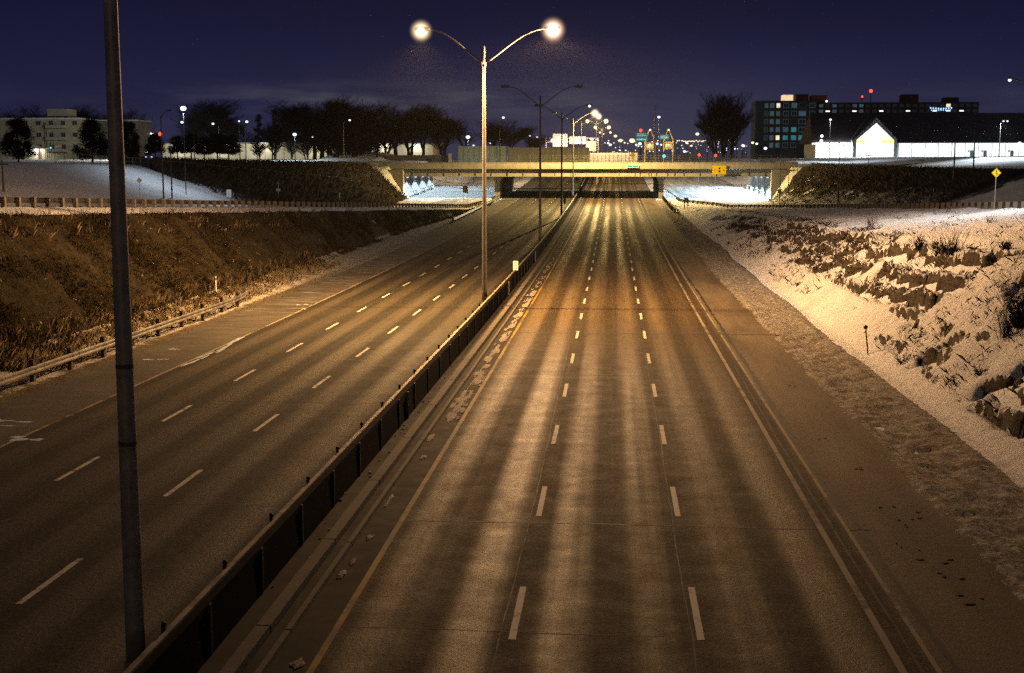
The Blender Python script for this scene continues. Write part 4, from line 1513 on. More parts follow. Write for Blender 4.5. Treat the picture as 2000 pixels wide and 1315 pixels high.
diamond_sign(1946, 338, 112, .57, MAT_YELLOW, 'yellow diamond merge sign with black arrow at the right guardrail', arrow=True)
diamond_sign(1235.5, 303, 330, 1.1, MAT_YELLOW, 'small yellow diamond sign behind the middle of the overpass', ground=9.4)
h0 = hit(272, 388); diamond_sign(272, 352.5, h0.y, .44, MAT_WHITE, 'white backed diamond sign on the left snow slope')
h0 = hit(543, 392); diamond_sign(543, 358, h0.y, .44, MAT_GREY, 'grey backed diamond sign in front of the dark brush')
q = P(543, 371, h0.y - .1)
flat_sign('small_sign', (q.x, h0.y - .08, q.z), .6, .42, MAT_WHITE, 'two small white plates under the grey diamond sign', 'road sign', .03, 0)
h0 = hit(447, 391); q = P(447, 378, h0.y)
flat_sign('small_sign', (q.x, h0.y, q.z), .58, .95, MAT_WHITE, 'white upright plate behind the left slip road guardrail', 'road sign', .03, 2, q.z - h0.z + .1, [([[(-.03, -.4), (.03, -.4), (.03, .4), (-.03, .4)]], MAT_GREY)])
q = P(909, 370, 252)
flat_sign('board_sign', (q.x, 252, q.z), 1.0, 1.35, MAT_GREY, 'grey board on two thin legs by the left slip road', 'road sign', .05, 2, q.z - zt(q.x, 252) + .1)
q = P(901, 343, 325)
flat_sign('small_sign', (q.x, 325, q.z), .9, .9, MAT_WHITE, 'white plate on a post seen below the left span of the overpass', 'road sign', .05, 1, q.z - zt(q.x, 325))
q = P(1523, 374, 240)
flat_sign('small_sign', (q.x, 240, q.z), .75, .8, plain('cream_sign_face', (.6, .52, .42), .5), 'cream plate in front of the right abutment', 'road sign', .05, 1, q.z - zt(q.x, 240))
h0 = hit(1638, 399); q = P(1638, 367, h0.y)
r_ = thing('marker_post', (q.x, h0.y, h0.z), 'dark post with an orange reflector in front of the right brush', 'marker post')
mb = MB(); mb.box(0, 0, 1.05, .22, .16, 2.1); mb.build('post', MAT_WOOD, r_)
mb = MB(); mb.extrude([(-.3, -.12, q.z - h0.z + .25), (.3, -.12, q.z - h0.z + .25), (0, -.12, q.z - h0.z - .3)], (0, .04, 0)); mb.build('reflector', MAT_ORANGE, r_)
h0 = hit(1340, 408)
r_ = thing('utility_box_post', h0, 'dark twin post box standing in the snow right of the overpass pier', 'marker post')
mb = MB(); mb.box(-.32, 0, .95, .16, .16, 2.2); mb.box(.32, 0, .95, .16, .16, 2.2); mb.build('post', MAT_WOOD, r_)
mb = MB(); mb.box(0, .0, 1.55, .5, .12, .9); mb.build('board', MAT_GREY, r_)


def delineator(px, pyb, pyt, mat, label, r=.045, lean=0.0, cap=False, d=None):
    h0 = hit(px, pyb); d = h0.y
    t = P(px, pyt, d)
    root = thing('delineator', h0, label, 'delineator')
    H = t.z - h0.z
    mb = MB(); mb.tube([(0, 0, -.1), (lean * H, 0, H)], r, 8); mb.build('stake', mat, root)
    mb = MB()
    if cap:
        mb.sphere((lean * H, 0, H + .02), .11, 8, 6)
    else:
        mb.tube([(lean * H * .8, 0, H * .8), (lean * H * .93, 0, H * .93)], r * 1.25, 8)
    mb.build('reflector' if not cap else 'knob', MAT_BLACK if cap else MAT_GREY, root)
    return root


delineator(422, 578, 540, MAT_WHITE, 'white marker stake at the far end of the left guardrail', .055)
delineator(352, 600, 572, MAT_GREY, 'grey stake behind the middle of the left guardrail', .04)
delineator(116, 690, 645, MAT_GREY, 'grey stake behind the near part of the left guardrail', .04)
delineator(663, 398, 376, MAT_WHITE, 'white stake before the dark brush at the left slip road', .10)
delineator(1822, 405, 366, MAT_PAINT_W2, 'pale tall stake at the right slip road guardrail', .06)
delineator(1696, 695, 640, MAT_BLACK, 'black leaning stake with a knob in the right snow', .032, -.13, True)

# ------------------------------------------------------------------ buildings
MAT_CREAM = plain('cream_stucco', (.42, .38, .27), .9, 0, .14, .5)
MAT_DKGLASS = plain('dark_window_glass', (.03, .035, .04), .15, 0, .3, .7)
MAT_FRAME = plain('window_frame', (.30, .29, .26), .6)
MAT_BRICK_DK = plain('dark_tower_panel', (.030, .065, .11), .85, 0, .3, .12)
MAT_BRICK_RED = plain('dark_red_brick', (.05, .028, .024), .9, 0, .3, .4)
MAT_ROOF = plain('dark_shingle_roof', (.075, .07, .08), .95, 0, .35, .5, .1)
MAT_TRIM = plain('grey_gable_trim', (.20, .23, .25), .7)
MAT_WALLW = plain('white_store_wall', (.75, .74, .70), .85, 0, .06)
MAT_BALC = plain('balcony_panel', (.40, .39, .36), .8, 0, .2)


def lit(name, c, s):
    """a lit window: uneven light behind glass"""
    def fn(n):
        p = n.obj(); a = n.noise(p, .9, 3, .6)
        col = n.mix(n.rng(a, .3, .7), tuple(x * .45 for x in c), c)
        n.bsdf((.03, .03, .03), .2, emit=col, emit_s=s)
    return M(name, fn)


WIN_CYAN = lit('window_cyan', (.08, .50, .56), .42)
WIN_BLUE = lit('pane_and_frame_glow', (.22, .42, .52), .20)  # lit panes, also a glow painted onto the tower's frames
WIN_WARM = lit('window_warm', (1.0, .75, .5), 1.6)
WIN_DIM = lit('window_dim', (.20, .28, .36), .035)
WIN_WHITE = lit('window_white', (.9, .95, 1.0), 2.2)
STORE = lit('lit_store_glass', (1.0, .96, .86), 2.2)
STORE_C = lit('lit_store_glass_cool', (.86, .96, 1.0), 2.0)
STORE_Y = lit('lit_yellow_sign', (1.0, .82, .25), 2.2)


def window(root, x, y, z, w, h, glass, frame=MAT_FRAME, t=.10, mull=1):
    """frame with a pane inside; faces -Y"""
    f = MB(); b = .09 * max(1, w / 1.4)
    f.box(x, y, z + h / 2, w + b, t, b); f.box(x, y, z - h / 2, w + b, t, b)
    f.box(x - w / 2, y, z, b, t, h - b); f.box(x + w / 2, y, z, b, t, h - b)
    for k in range(mull):
        f.box(x - w / 2 + w * (k + 1) / (mull + 1), y, z, b * .6, t * .8, h - b)
    fo = bw(f, 'window', frame, root)
    g = MB(); g.box(x, y + .03, z, w - b * .5, .04, h - b * .5)
    go = g.build('pane', glass, fo); go.location = (0, 0, 0)
    return fo


# pale apartment block at the left
def apartments():
    y = 376; k = y / F_PX
    xa, xb = PX(-60, y), PX(158, y)
    zb, zt_ = 11.9, P(0, 233, y).z
    root = thing('apartment_building', ((xa + xb) / 2, y, zb), 'cream four storey apartment block with balconies behind the left bank', 'building')
    mb = MB(); mb.box((xa + xb) / 2, y + 7, (zb + zt_) / 2 - .2, xb - xa, 14, zt_ - zb + .4); bw(mb, 'wall', MAT_CREAM, root)
    mb = MB(); mb.box((xa + xb) / 2, y + 6.9, zt_ + .16, xb - xa + .7, 14.9, .36); bw(mb, 'roof_edge', MAT_SNOWPILE, root)
    px0, px1 = PX(97, y + 5), PX(138, y + 5)
    pt = P(0, 212, y + 5).z
    mb = MB(); mb.box((px0 + px1) / 2, y + 8, (zt_ + pt) / 2, px1 - px0, 6, pt - zt_ - .4); bw(mb, 'penthouse', MAT_CREAM, root)
    fz = [P(0, p, y).z for p in (241, 264, 287)]
    for fi, z in enumerate(fz):
        for px in (-30, 20, 54, 79, 150):
            window(root, PX(px, y), y - .04, z, 1.5, 1.25, MAT_DKGLASS)
        for px in (104, 127):
            window(root, PX(px, y), y - .04, z, 1.25, 1.35, MAT_DKGLASS)
        bz = z - 1.7
        bx0, bx1 = PX(96, y), PX(134, y)
        mb = MB(); mb.box((bx0 + bx1) / 2, y - .75, bz, bx1 - bx0, 1.5, .16)
        fl = bw(mb, 'balcony', MAT_CONC_DK, root)
        mb = MB(); mb.box((bx0 + bx1) / 2, y - 1.47, bz + .62, bx1 - bx0, .05, .85)
        for xx in (bx0 + .05, bx1 - .05): mb.box(xx, y - .75, bz + .62, .05, 1.4, .85)
        mb.build('balustrade', MAT_BALC, fl)
    mb = MB()
    for xx in (PX(91, y), PX(94.5, y)): mb.tube([(xx, y - .25, zb), (xx, y - .25, zt_ - 1)], .07, 6)
    for z in np.arange(zb + 1, zt_ - 1, 1.0): mb.tube([(PX(91, y), y - .25, z), (PX(94.5, y), y - .25, z)], .04, 5)
    bw(mb, 'fire_ladder', MAT_POLE_DK, root)
    dx = PX(76, y)
    mb = MB(); mb.extrude([(dx - 2.0, y - 3, 15.0), (dx + 2.0, y - 3, 15.0), (dx + 1.9, y - 3, 15.2), (dx, y - 3, 16.1), (dx - 1.9, y - 3, 15.2)], (0, 3, 0))
    for xx in (dx - 1.6, dx + 1.6): mb.box(xx, y - 2.7, 13.5, .3, .3, 3.2)
    bw(mb, 'porch', MAT_WALLW, root)
    mb = MB(); mb.box(dx + .5, y - .06, 13.2, 1.0, .12, 2.2); bw(mb, 'door', plain('brown_door', (.10, .05, .035), .6), root)
    mb = MB(); mb.box(dx, y - 1.5, 14.85, .5, .5, .14); bw(mb, 'porch_lamp', GL_DIM, root)
    add_light('porch_light', root, (dx - root.location.x, -1.6, 14.5 - zb), 'POINT', 700, (1, .95, .85), .15)
    # rear wing seen either side of the big pole
    y2 = 396; xa, xb = PX(158, y2), PX(272, y2); zt2 = P(0, 237, y2).z
    r2 = thing('apartment_building', ((xa + xb) / 2, y2, zb), 'further grey apartment block half hidden by the big pole', 'building')
    mb = MB(); mb.box((xa + xb) / 2, y2 + 6, (zb + zt2) / 2, xb - xa, 12, zt2 - zb); bw(mb, 'wall', plain('grey_stucco', (.24, .22, .18), .9, 0, .15, .5), r2)
    mb = MB(); mb.box((xa + xb) / 2, y2 + 5.9, zt2 + .16, xb - xa + .6, 12.6, .32); bw(mb, 'roof_edge', MAT_SNOWPILE, r2)
    for p in (246, 266, 287):
        for px in (176, 196, 250, 264):
            window(r2, PX(px, y2), y2 - .04, P(0, p, y2).z, 1.5, 1.2, MAT_DKGLASS)
    return root

apt = apartments()

# low pale warehouses behind the trees
def low_building(px0, px1, pyt, d, label, power, mat):
    x0, x1 = PX(px0, d), PX(px1, d); zb = zt((x0 + x1) / 2, d) - .3; zt_ = P(0, pyt, d).z
    root = thing('low_building', ((x0 + x1) / 2, d, zb), label, 'building')
    mb = MB(); mb.box((x0 + x1) / 2, d + 8, (zb + zt_) / 2, x1 - x0, 16, zt_ - zb); bw(mb, 'wall', mat, root)
    mb = MB(); mb.box((x0 + x1) / 2, d + 7.95, zt_ + .18, x1 - x0 + .5, 16.5, .36); bw(mb, 'roof_edge', MAT_TRIM, root)
    mb = MB()
    for xx in np.arange(x0 + 3, x1 - 2, 5.5):
        mb.box(xx, d - .04, (zb + zt_) / 2, .12, .08, zt_ - zb)
    bw(mb, 'pilaster', MAT_CREAM, root)
    n = max(2, int((x1 - x0) / 13))
    for i in range(n):
        xx = x0 + (x1 - x0) * (i + .5) / n
        mb = MB(); mb.box(xx, d - .25, zt_ - .3, .5, .4, .18); bw(mb, 'wall_lamp', GL_DIM, root)
        add_light('wall_lamp_light', root, (xx - root.location.x, -2.0, zt_ - zb - .2), 'POINT', power, (1, .95, .78), .2)
    return root

low_building(318, 475, 283, 372, 'pale low building seen between the clipped pines', 900, plain('beige_wall', (.45, .42, .33), .9, 0, .12, .4))
low_building(462, 668, 282, 366, 'pale lit low building with flat roof left of the biggest bare trees', 700, plain('pale_lit_wall', (.62, .58, .46), .9, 0, .12, .4))
low_building(715, 846, 284, 378, 'pale lit low building behind the second clump of bare trees', 600, plain('pale_lit_wall', (.62, .58, .46), .9, 0, .12, .4))


def tower():
    d = 600
    zb = 12.0
    root = thing('apartment_tower', (PX(1690, d), d, zb), 'wide dark apartment tower with scattered lit windows at the right', 'building')
    x0, x1, x2 = PX(1473, d), PX(1592, d), PX(1911, d)
    z1 = P(0, 203, d).z; z2 = P(0, 206, d).z
    mb = MB(); mb.box((x0 + x1) / 2, d + 9, (zb + z1) / 2, x1 - x0, 18, z1 - zb); bw(mb, 'wall', MAT_BRICK_DK, root)
    mb = MB(); mb.box((x1 + x2) / 2, d + 13, (zb + z2) / 2, x2 - x1, 18, z2 - zb); bw(mb, 'wall', MAT_BRICK_RED, root)
    for (pa, pb, pt, m) in ((1528, 1548, 192, lit('lit_plant_room', (1.0, .72, .38), 1.3)), (1553, 1578, 191, MAT_BRICK_RED), (1584, 1614, 193, plain('rust_brick', (.14, .06, .03), .9)), (1762, 1793, 192, MAT_BRICK_RED), (1845, 1872, 198, MAT_BRICK_RED)):
        xa, xb = PX(pa, d), PX(pb, d); zz = P(0, pt, d).z
        mb = MB(); mb.box((xa + xb) / 2, d + 8, (zz + z2) / 2 - .2, xb - xa, 7, zz - z2 + .8); bw(mb, 'roof_room', m, root)
    r = random.Random(9)
    cols = [(1494, 1.6), (1505, 1.7), (1517, 1.7), (1532, 2.3), (1548, 2.3), (1564, 3.0), (1583, 2.3)]
    rows = [212, 227, 242, 257, 272, 286]
    for ri, py in enumerate(rows):
        for ci, (px, w) in enumerate(cols):
            if ri == 5 and ci in (0, 5): continue
            g = WIN_DIM
            fr = WIN_BLUE if (ri + 2 * ci) % 5 else MAT_TRIM  # most frames glow by themselves to paint in lit outlines
            if ci >= 3: g = WIN_CYAN if (ri >= 4 and ri < 5) or (ri == 3 and ci in (4, 6)) else (WIN_BLUE if (ri * 3 + ci) % 4 == 0 else MAT_DKGLASS)
            elif r.random() < .6: g = WIN_BLUE
            if (ri, ci) in ((4, 2), (0, 2)): g = WIN_WARM
            window(root, PX(px, d), d - .06, P(0, py, d).z, w, 2.1, g, frame=fr, mull=1)
    for i, px in enumerate(range(1600, 1900, 13)):
        dd = d + 4
        for py in (213, 223):
            g = WIN_DIM
            if px in (1600, 1626, 1665, 1678): g = WIN_BLUE
            if 1835 < px < 1850: g = WIN_WARM if py == 213 else WIN_WHITE
            if (i % 4 == 1 and py == 223): g = WIN_WHITE
            window(root, PX(px, dd), dd - .06, P(0, py, dd).z, 2.0, .7 if g is WIN_WHITE else 1.5, g, frame=MAT_BRICK_DK, mull=1)
    mb = MB()
    for k in range(9):
        a = k / 8; mb.sphere((PX(1813 + 40 * a, d + 3.4), d + 3.4, P(0, 218.5 - 3 * abs(a - .5), d).z), .34, 8, 5)
        mb.sphere((PX(1815 + 36 * a, d + 3.4), d + 3.4, P(0, 221.0, d).z), .26, 8, 5)
    bw(mb, 'light_garland', glow('garland_blue', (.35, .6, 1.0), 2), root)
    for (px, py, rr) in ((1684, 189, .45), (1701, 178, .8)):
        mb = MB(); q = P(px, py, d + 6); mb.tube([(q.x, d + 6, z2), (q.x, d + 6, q.z)], .18, 6)
        a = bw(mb, 'antenna_mast', MAT_POLE_DK, root)
        mb = MB(); mb.sphere((q.x, d + 6, q.z), rr, 10, 6); o = mb.build('beacon', GL_RED, a)
    mb = MB(); q = P(1614.5, 198, d - .4); mb.sphere(tuple(q), .5, 8, 5); bw(mb, 'roof_lamp', GL_DIM, root)
    return root

tower()
# thin antenna warning light far behind the green signs
q = P(1251.5, 255, 560)
r_ = thing('warning_light_mast', (q.x, 560, 12.3), 'thin mast with a red warning light above the green road sign', 'mast')
mb = MB(); mb.tube([(0, 0, 0), (0, 0, q.z - 12.3)], .12, 6); mb.build('mast', MAT_POLE_DK, r_)
mb = MB(); mb.sphere((0, 0, q.z - 12.3), .7, 10, 6); mb.build('beacon', GL_RED, r_)


def store():
    d = 400
    zb = 12.0; ze = P(0, 282, d).z; zr_ = P(0, 227, d + 24).z
    xl, xr, xg0, xg1 = PX(1592, d), PX(2120, d), PX(1666, d), PX(1749, d)
    root = thing('store_building', (PX(1707, d), d, zb), 'floodlit white store with a steep dark roof and gabled entrance', 'building')
    mb = MB(); mb.box((xl + xg0) / 2, d + 12, (zb + ze) / 2, xg0 - xl, 24, ze - zb)
    mb.box((xg1 + xr) / 2, d + 12.2, (zb + ze) / 2, xr - xg1, 24, ze - zb)
    bw(mb, 'wall', MAT_WALLW, root)
    # roof with a sloping left hip
    yb = d + 24; e = ze + .05
    a = [(xl - 1.2, d - .9, e), (xr, d - .9, e), (xr, yb, zr_), (xl + 1.5, yb, zr_)]
    mb = MB(); mb.quad(*a); mb.quad((xl - 1.2, d - .9, e), (xl + 1.5, yb, zr_), (xl + 1.5, yb + 24, e), (xl - 1.2, yb + 24, e)); mb.quad((xr, yb, zr_), (xr, yb + 24, e), (xl + 1.5, yb + 24, e), (xl + 1.5, yb, zr_))
    mb.quad((xl - 1.2, d - .9, e - .02), (xl - 1.2, yb + 24, e - .02), (xr, yb + 24, e - .02), (xr, d - .9, e - .02))
    bw(mb, 'roof', MAT_ROOF, root)
    mb = MB(); mb.box((xl + xg0) / 2 - .6, d - .9, ze - .22, xg0 - xl + 1.4, .14, .5); bw(mb, 'fascia', MAT_WALLW, root)
    # gabled entrance
    zp = P(0, 235, d - 4).z; zh = P(0, 275, d - 4).z; xm = PX(1709, d - 4); g0, g1 = PX(1665.5, d - 4), PX(1750, d - 4); t = 1.15
    yg = d - 4
    outer = [(g0, yg, zb), (g0, yg, zh), (xm, yg, zp), (g1, yg, zh), (g1, yg, zb)]
    inner = [(g0 + t * .7, yg, zb), (g0 + t * .7, yg, zh - .3), (xm, yg, zp - t * 1.35), (g1 - t * .7, yg, zh - .3), (g1 - t * .7, yg, zb)]
    mb = MB()
    for i in range(4):
        mb.extrude([outer[i], outer[i + 1], inner[i + 1], inner[i]], (0, 4.2, 0))
    bw(mb, 'gable', MAT_TRIM, root)
    ig = [(x, yg + .6, z) for x, y, z in inner]
    mb = MB(); mb.quad(ig[0], ig[4], ig[3], ig[2], ig[1]); gl_ = bw(mb, 'glass_front', STORE, root)
    mb = MB()
    for xx in np.linspace(g0 + 2.2, g1 - 2.2, 6): mb.box(xx, yg + .54, zb + 1.3, .07, .06, 2.6)
    mb.box(xm, yg + .54, zb + 2.65, g1 - g0 - 2, .06, .08)
    mb.build('mullion', MAT_TRIM, gl_)
    mb = MB(); mb.quad(*[(x, yg + 24, z) for x, y, z in outer[::-1]]); mb.quad(outer[1], (g0, yg + 20, zh), (xm, yg + 20, zp), outer[2]); mb.quad(outer[2], (xm, yg + 20, zp), (g1, yg + 20, zh), outer[3])
    bw(mb, 'gable_roof', MAT_ROOF, root)
    for (pa, pb) in ((1671, 1687), (1722, 1748)):
        xa, xb = PX(pa, yg), PX(pb, yg); zz = P(0, 279, yg).z
        mb = MB(); mb.box((xa + xb) / 2, yg + .5, zz, xb - xa, .08, 1.0); bw(mb, 'sign_band', STORE_Y, root)
    # storefront glazing right of the entrance
    n = 14; x0 = xg1 + .6
    w = (xr - x0) / n
    for i in range(n):
        xx = x0 + w * (i + .5)
        mb = MB(); mb.box(xx, d + .05, (zb + ze) / 2 + .1, w - .1, .1, ze - zb - .5)
        o = bw(mb, 'shop_window', STORE_C, root)
        mb = MB(); mb.box(xx - w / 2 + .05, d - .03, (zb + ze) / 2, .12, .12, ze - zb - .3)
        if i in (5, 6, 8): mb.box(xx, d - .05, zb + 1.5, 1.0, .1, 2.2); mb.box(xx - .9, d - .05, zb + 2.4, .5, .1, .5)
        mb.build('window_frame', MAT_TRIM, o)
    add_light('soffit_light', root, ((xl + xg0) / 2 - root.location.x, -2.2, ze - zb - .1), 'AREA', 5200, (1, .97, .92), (xg0 - xl - 1, .5), rot=(math.radians(38), 0, 0))
    for (px, py, s_, dd) in ((1605, 266, .45, d + 3.5), (1604, 275.5, .5, d), (1793, 264, .55, d + 8), (1822.5, 231, .65, d + 23), (1991, 281, .6, d - 1)):
        q = P(px, py, dd)
        mb = MB(); mb.box(q.x, q.y + .2, q.z + .3, .5, .5, .3); h_ = bw(mb, 'roof_floodlight', MAT_GREY, root)
        mb = MB(); mb.sphere((q.x, q.y - .2, q.z), s_, 8, 5); mb.build('lens', GL_COLD, h_)
    add_light('forecourt_light', root, (PX(1850, d) - root.location.x, -18, 9), 'AREA', 9000, (.85, .95, 1.0), (60, 3), rot=(math.radians(-10), 0, 0))
    return root

store()

for (px, py, d, w, h, lab) in ((1455, 307, 400, 8.5, 3.2, 'tall bluish snow pile left of the dark tower'), (1523, 309, 330, 7.0, 1.9, 'low broad snow pile in front of the dark tower')):
    q = P(px, py, d); r = np.random.RandomState(int(px))
    n, m = 40, 24
    V = []
    for i in range(n):
        for j in range(m):
            u, v = i / (n - 1) * 2 - 1, j / (m - 1) * 2 - 1
            e = max(0, 1 - (u * u + v * v) ** .5)
            V.append((u * w * 1.3, v * w * .6, h * 1.25 * e ** .9 * (.7 + .6 * float(fbm(u * 3 + px, v * 3, 5, 3))) - .15))
    o = grid_mesh('snow_pile', np.array(V), n, m, MAT_SNOWPILE)
    o.location = (q.x, d, zt(q.x, d) - .2)
    tag(o, lab, 'snow pile', 'ploughed snow piles')
add_light('pile_light', None, tuple(P(1470, 280, 392)), 'POINT', 3500, (.6, .75, 1.0), .4) if False else None


# sound wall and pale wall behind the overpass
def panel_wall(px0, px1, pyt, d, n, mat, label, zb, cap=True):
    x0, x1 = PX(px0, d), PX(px1, d); zt_ = P(0, pyt, d).z
    root = thing('sound_wall', (x0, d, zb), label, 'wall')
    mb = MB(); w = (x1 - x0) / n
    for i in range(n):
        mb.box(x0 + w * (i + .5), d, (zb + zt_) / 2, w - .06, .18, zt_ - zb)
        for k in range(3): mb.box(x0 + w * (i + .5), d - .10, zb + (zt_ - zb) * (k + .5) / 3, w - .2, .03, (zt_ - zb) / 3 - .12)
    bw(mb, 'panel', mat, root)
    mb = MB()
    for i in range(n + 1): mb.box(x0 + w * i, d, (zb + zt_) / 2 + .06, .14, .3, zt_ - zb + .12)
    bw(mb, 'post', MAT_GREY, root)
    return root

panel_wall(895, 988, 287, 324, 9, plain('blue_grey_panel', (.26, .36, .40), .7, 0, .2, .3), 'blue grey panel wall behind the left half of the overpass', 10.2)
panel_wall(992, 1150, 290, 330, 16, plain('dusty_panel', (.26, .26, .25), .7, 0, .3, .3), 'dull grey panel wall right behind the tall glowing lamp', 10.2)
panel_wall(1152, 1245, 300, 345, 12, plain('pale_panel', (.46, .45, .40), .7, 0, .2, .3), 'pale panel wall beyond the middle of the overpass', 10.2)
panel_wall(740, 880, 304, 332, 14, plain('dark_panel', (.10, .10, .10), .8, 0, .3, .3), 'dark low panel wall beside the left end of the overpass', 10.2)
q = P(879, 304, 322)
o = MB(); o.box(0, 0, 1.3, .8, .4, 2.6); o.box(0, 0, 2.65, .9, .5, .12)
tag(o.build('utility_cabinet', MAT_BALC, None, (q.x, 322, 10.2)), 'pale narrow cabinet left of the blue grey panel wall', 'cabinet')

# sign gantry beyond the overpass
def gantry():
    d = 430
    xa, xb = PX(1066, d), PX(1168, d); zt_, zb_ = P(0, 272, d).z, P(0, 279.5, d).z
    root = thing('sign_gantry', (xa, d, 12.0), 'lit sign gantry with pinkish panels beyond the overpass', 'gantry')
    mp = plain('pale_gantry_paint', (.55, .47, .42), .6, .1)
    mb = MB()
    for z in (zt_, zb_):
        for yy in (d, d + 1.2): mb.tube([(xa, yy, z), (xb, yy, z)], .12, 6)
    n = 12
    for i in range(n):
        x0, x1 = xa + (xb - xa) * i / n, xa + (xb - xa) * (i + 1) / n
        mb.tube([(x0, d, zb_ if i % 2 else zt_), (x1, d, zt_ if i % 2 else zb_)], .07, 5)
    bw(mb, 'truss', mp, root)
    for x in (xa, xb):
        mb = MB(); mb.tube([(x, d + .6, 11.0), (x, d + .6, zt_ + .3)], .28, 8); bw(mb, 'column', mp, root)
    for (pa, pb, ta, tb, m) in ((1079.5, 1108, 264, 288, plain('peach_sign_back', (.66, .52, .42), .6, 0, .08)), (1112, 1144, 269, 283, plain('peach_sign_back', (.66, .52, .42), .6, 0, .08)), (1144.5, 1164, 278, 297, plain('tan_sign_back', (.60, .46, .26), .6, 0, .08))):
        x0, x1 = PX(pa, d - .8), PX(pb, d - .8); z0, z1 = P(0, tb, d - .8).z, P(0, ta, d - .8).z
        mb = MB(); mb.box((x0 + x1) / 2, d - .6, (z0 + z1) / 2, x1 - x0, .12, z1 - z0); pn = bw(mb, 'sign_panel', m, root)
        mb = MB()
        for k in range(4): mb.box((x0 + x1) / 2, d - .68, z0 + (z1 - z0) * (k + .5) / 4, x1 - x0, .04, .05)
        mb.build('seam', MAT_TRIM, pn)
    q = P(1079, 274.5, d - 2.2)
    mb = MB(); mb.sphere(tuple(q), .55, 10, 6); bw(mb, 'gantry_lamp', GL_WARM, root)
    mb = MB(); mb.tube([(q.x, q.y, q.z - .5), (q.x, d, zb_)], .06, 5); bw(mb, 'bracket', mp, root)
    for px in (1090, 1128, 1154):
        add_light('gantry_light', root, (PX(px, d) - xa, -5.5, 4.5), 'AREA', 800, (1.0, .80, .62), (4, 1), rot=(math.radians(120), 0, 0))
gantry()

# green direction signs and yellow masts
for (pa, pb, rows, d, lab) in ((1241.5, 1264.5, ((262, 270.5), (272, 277.5)), 450, 'green direction sign with a narrow plate beneath beyond the overpass'), (1287.5, 1307, ((266, 274.5),), 460, 'green direction sign beside the right yellow mast')):
    x0, x1 = PX(pa, d), PX(pb, d); q = P((pa + pb) / 2, rows[-1][1], d); bz = zt(q.x, d)
    root = thing('direction_sign', (q.x, d, bz), lab, 'road sign', 'green direction signs')
    for i, (t0, t1) in enumerate(rows):
        z1, z0 = P(0, t0, d).z, P(0, t1, d).z
        mb = MB(); mb.box(0, 0, (z0 + z1) / 2 - bz, x1 - x0, .1, z1 - z0); pl = mb.build('sign_plate', MAT_GREEN, root)
        mb = MB()
        for poly in txt_bars((x1 - x0), (z1 - z0) * .85, 2 if i == 0 else 1, i + int(pa)):
            mb.quad(*[(x, -.06, z + (z0 + z1) / 2 - bz) for x, z in poly])
        mb.build('lettering', MAT_WHITE, pl)
    for s in (-.38, .38):
        mb = MB(); mb.tube([((x1 - x0) * s, .12, 0), ((x1 - x0) * s, .12, P(0, rows[0][0], d).z - bz)], .1, 6); mb.build('post', MAT_GREY, root)
    add_light('sign_light', root, (0, -4, P(0, rows[-1][1], d).z - bz - 1.5), 'AREA', 230, (.9, .97, 1.0), (3, .5), rot=(math.radians(125), 0, 0))

MAT_YMAST = plain('yellow_mast_paint', (.62, .44, .10), .6)
for (px, d, lab) in ((1270, 480, 'left yellow A shaped mast beside the green sign'), (1306, 500, 'right yellow A shaped mast')):
    q = P(px, 252, d); bz = zt(q.x, d); H = q.z - bz
    root = thing('yellow_mast', (q.x, d, bz), lab, 'mast', 'yellow A shaped masts')
    za = H - 4.4
    for s in (-1, 1):
        mb = MB(); mb.tube([(s * 1.75, 0, 0), (s * 1.75, 0, za), (s * .12, 0, H)], [.24, .22, .16], 8); mb.build('leg', MAT_YMAST, root)
    mb = MB(); mb.box(0, 0, za - .7, 3.6, .35, .5); mb.box(0, 0, za - 3.0, 3.6, .35, .5)
    mb.tube([(-1.7, 0, za - 3.0), (1.7, 0, za - .7)], .12, 6); mb.build('crossbeam', MAT_YMAST, root)
    mb = MB(); mb.box(0, -.1, za - 1.9, 2.6, .3, 1.5); mb.build('panel', lit('lit_yellow_panel', (1.0, .80, .25), .9), root)
    mb = MB(); mb.sphere((0, -.2, H - .4), .3, 8, 5); mb.build('top_lamp', GL_WARM, root)
    add_light('mast_light', root, (0, -6, za - 1), 'POINT', 1000, (1, .8, .4), .2)

# traffic signals beyond the overpass and at the left
def signal(px, py, d, lit_i, label, size=.22, base=None, col='red'):
    q = P(px, py, d); bz = zt(q.x, d) if base is None else base
    root = thing('traffic_signal', (q.x, d, bz), label, 'traffic light', 'traffic lights at the cross streets')
    H = q.z - bz
    mb = MB(); mb.tube([(0, .3, -.1), (0, .3, H + .8)], .09, 8); mb.build('pole', MAT_POLE_DK, root)
    mb = MB(); zc = H + (lit_i - 1) * .42
    mb.box(0, 0, zc, .5, .3, 1.4); h_ = mb.build('housing', MAT_BLACK, root)
    for k in range(3):
        mb = MB(); on = (k == lit_i); mb.sphere((0, -.16, zc + (1 - k) * .42), size if on else .14, 10, 6)
        mb.build('lens', (GL_RED if col == 'red' else GL_GREEN) if on else GL_OFF, h_)
    return root

signal(313.5, 262, 270, 0, 'red signal glowing before the left pines', .42)
signal(262.5, 265.5, 300, 0, 'small red signal right beside the big unlit pole', .2)
signal(1365.5, 303, 326, 0, 'left of the two red signals under the big bare tree', .36)
signal(1397.5, 304, 326, 0, 'right of the two red signals under the big bare tree', .36)
signal(1297, 305, 326, 2, 'green signal behind the overpass', .42, col='green')
signal(99.5, 289, 320, 2, 'small blue green signal before the cream apartment block', .2, col='green')
mbp = P(93, 292, 320)

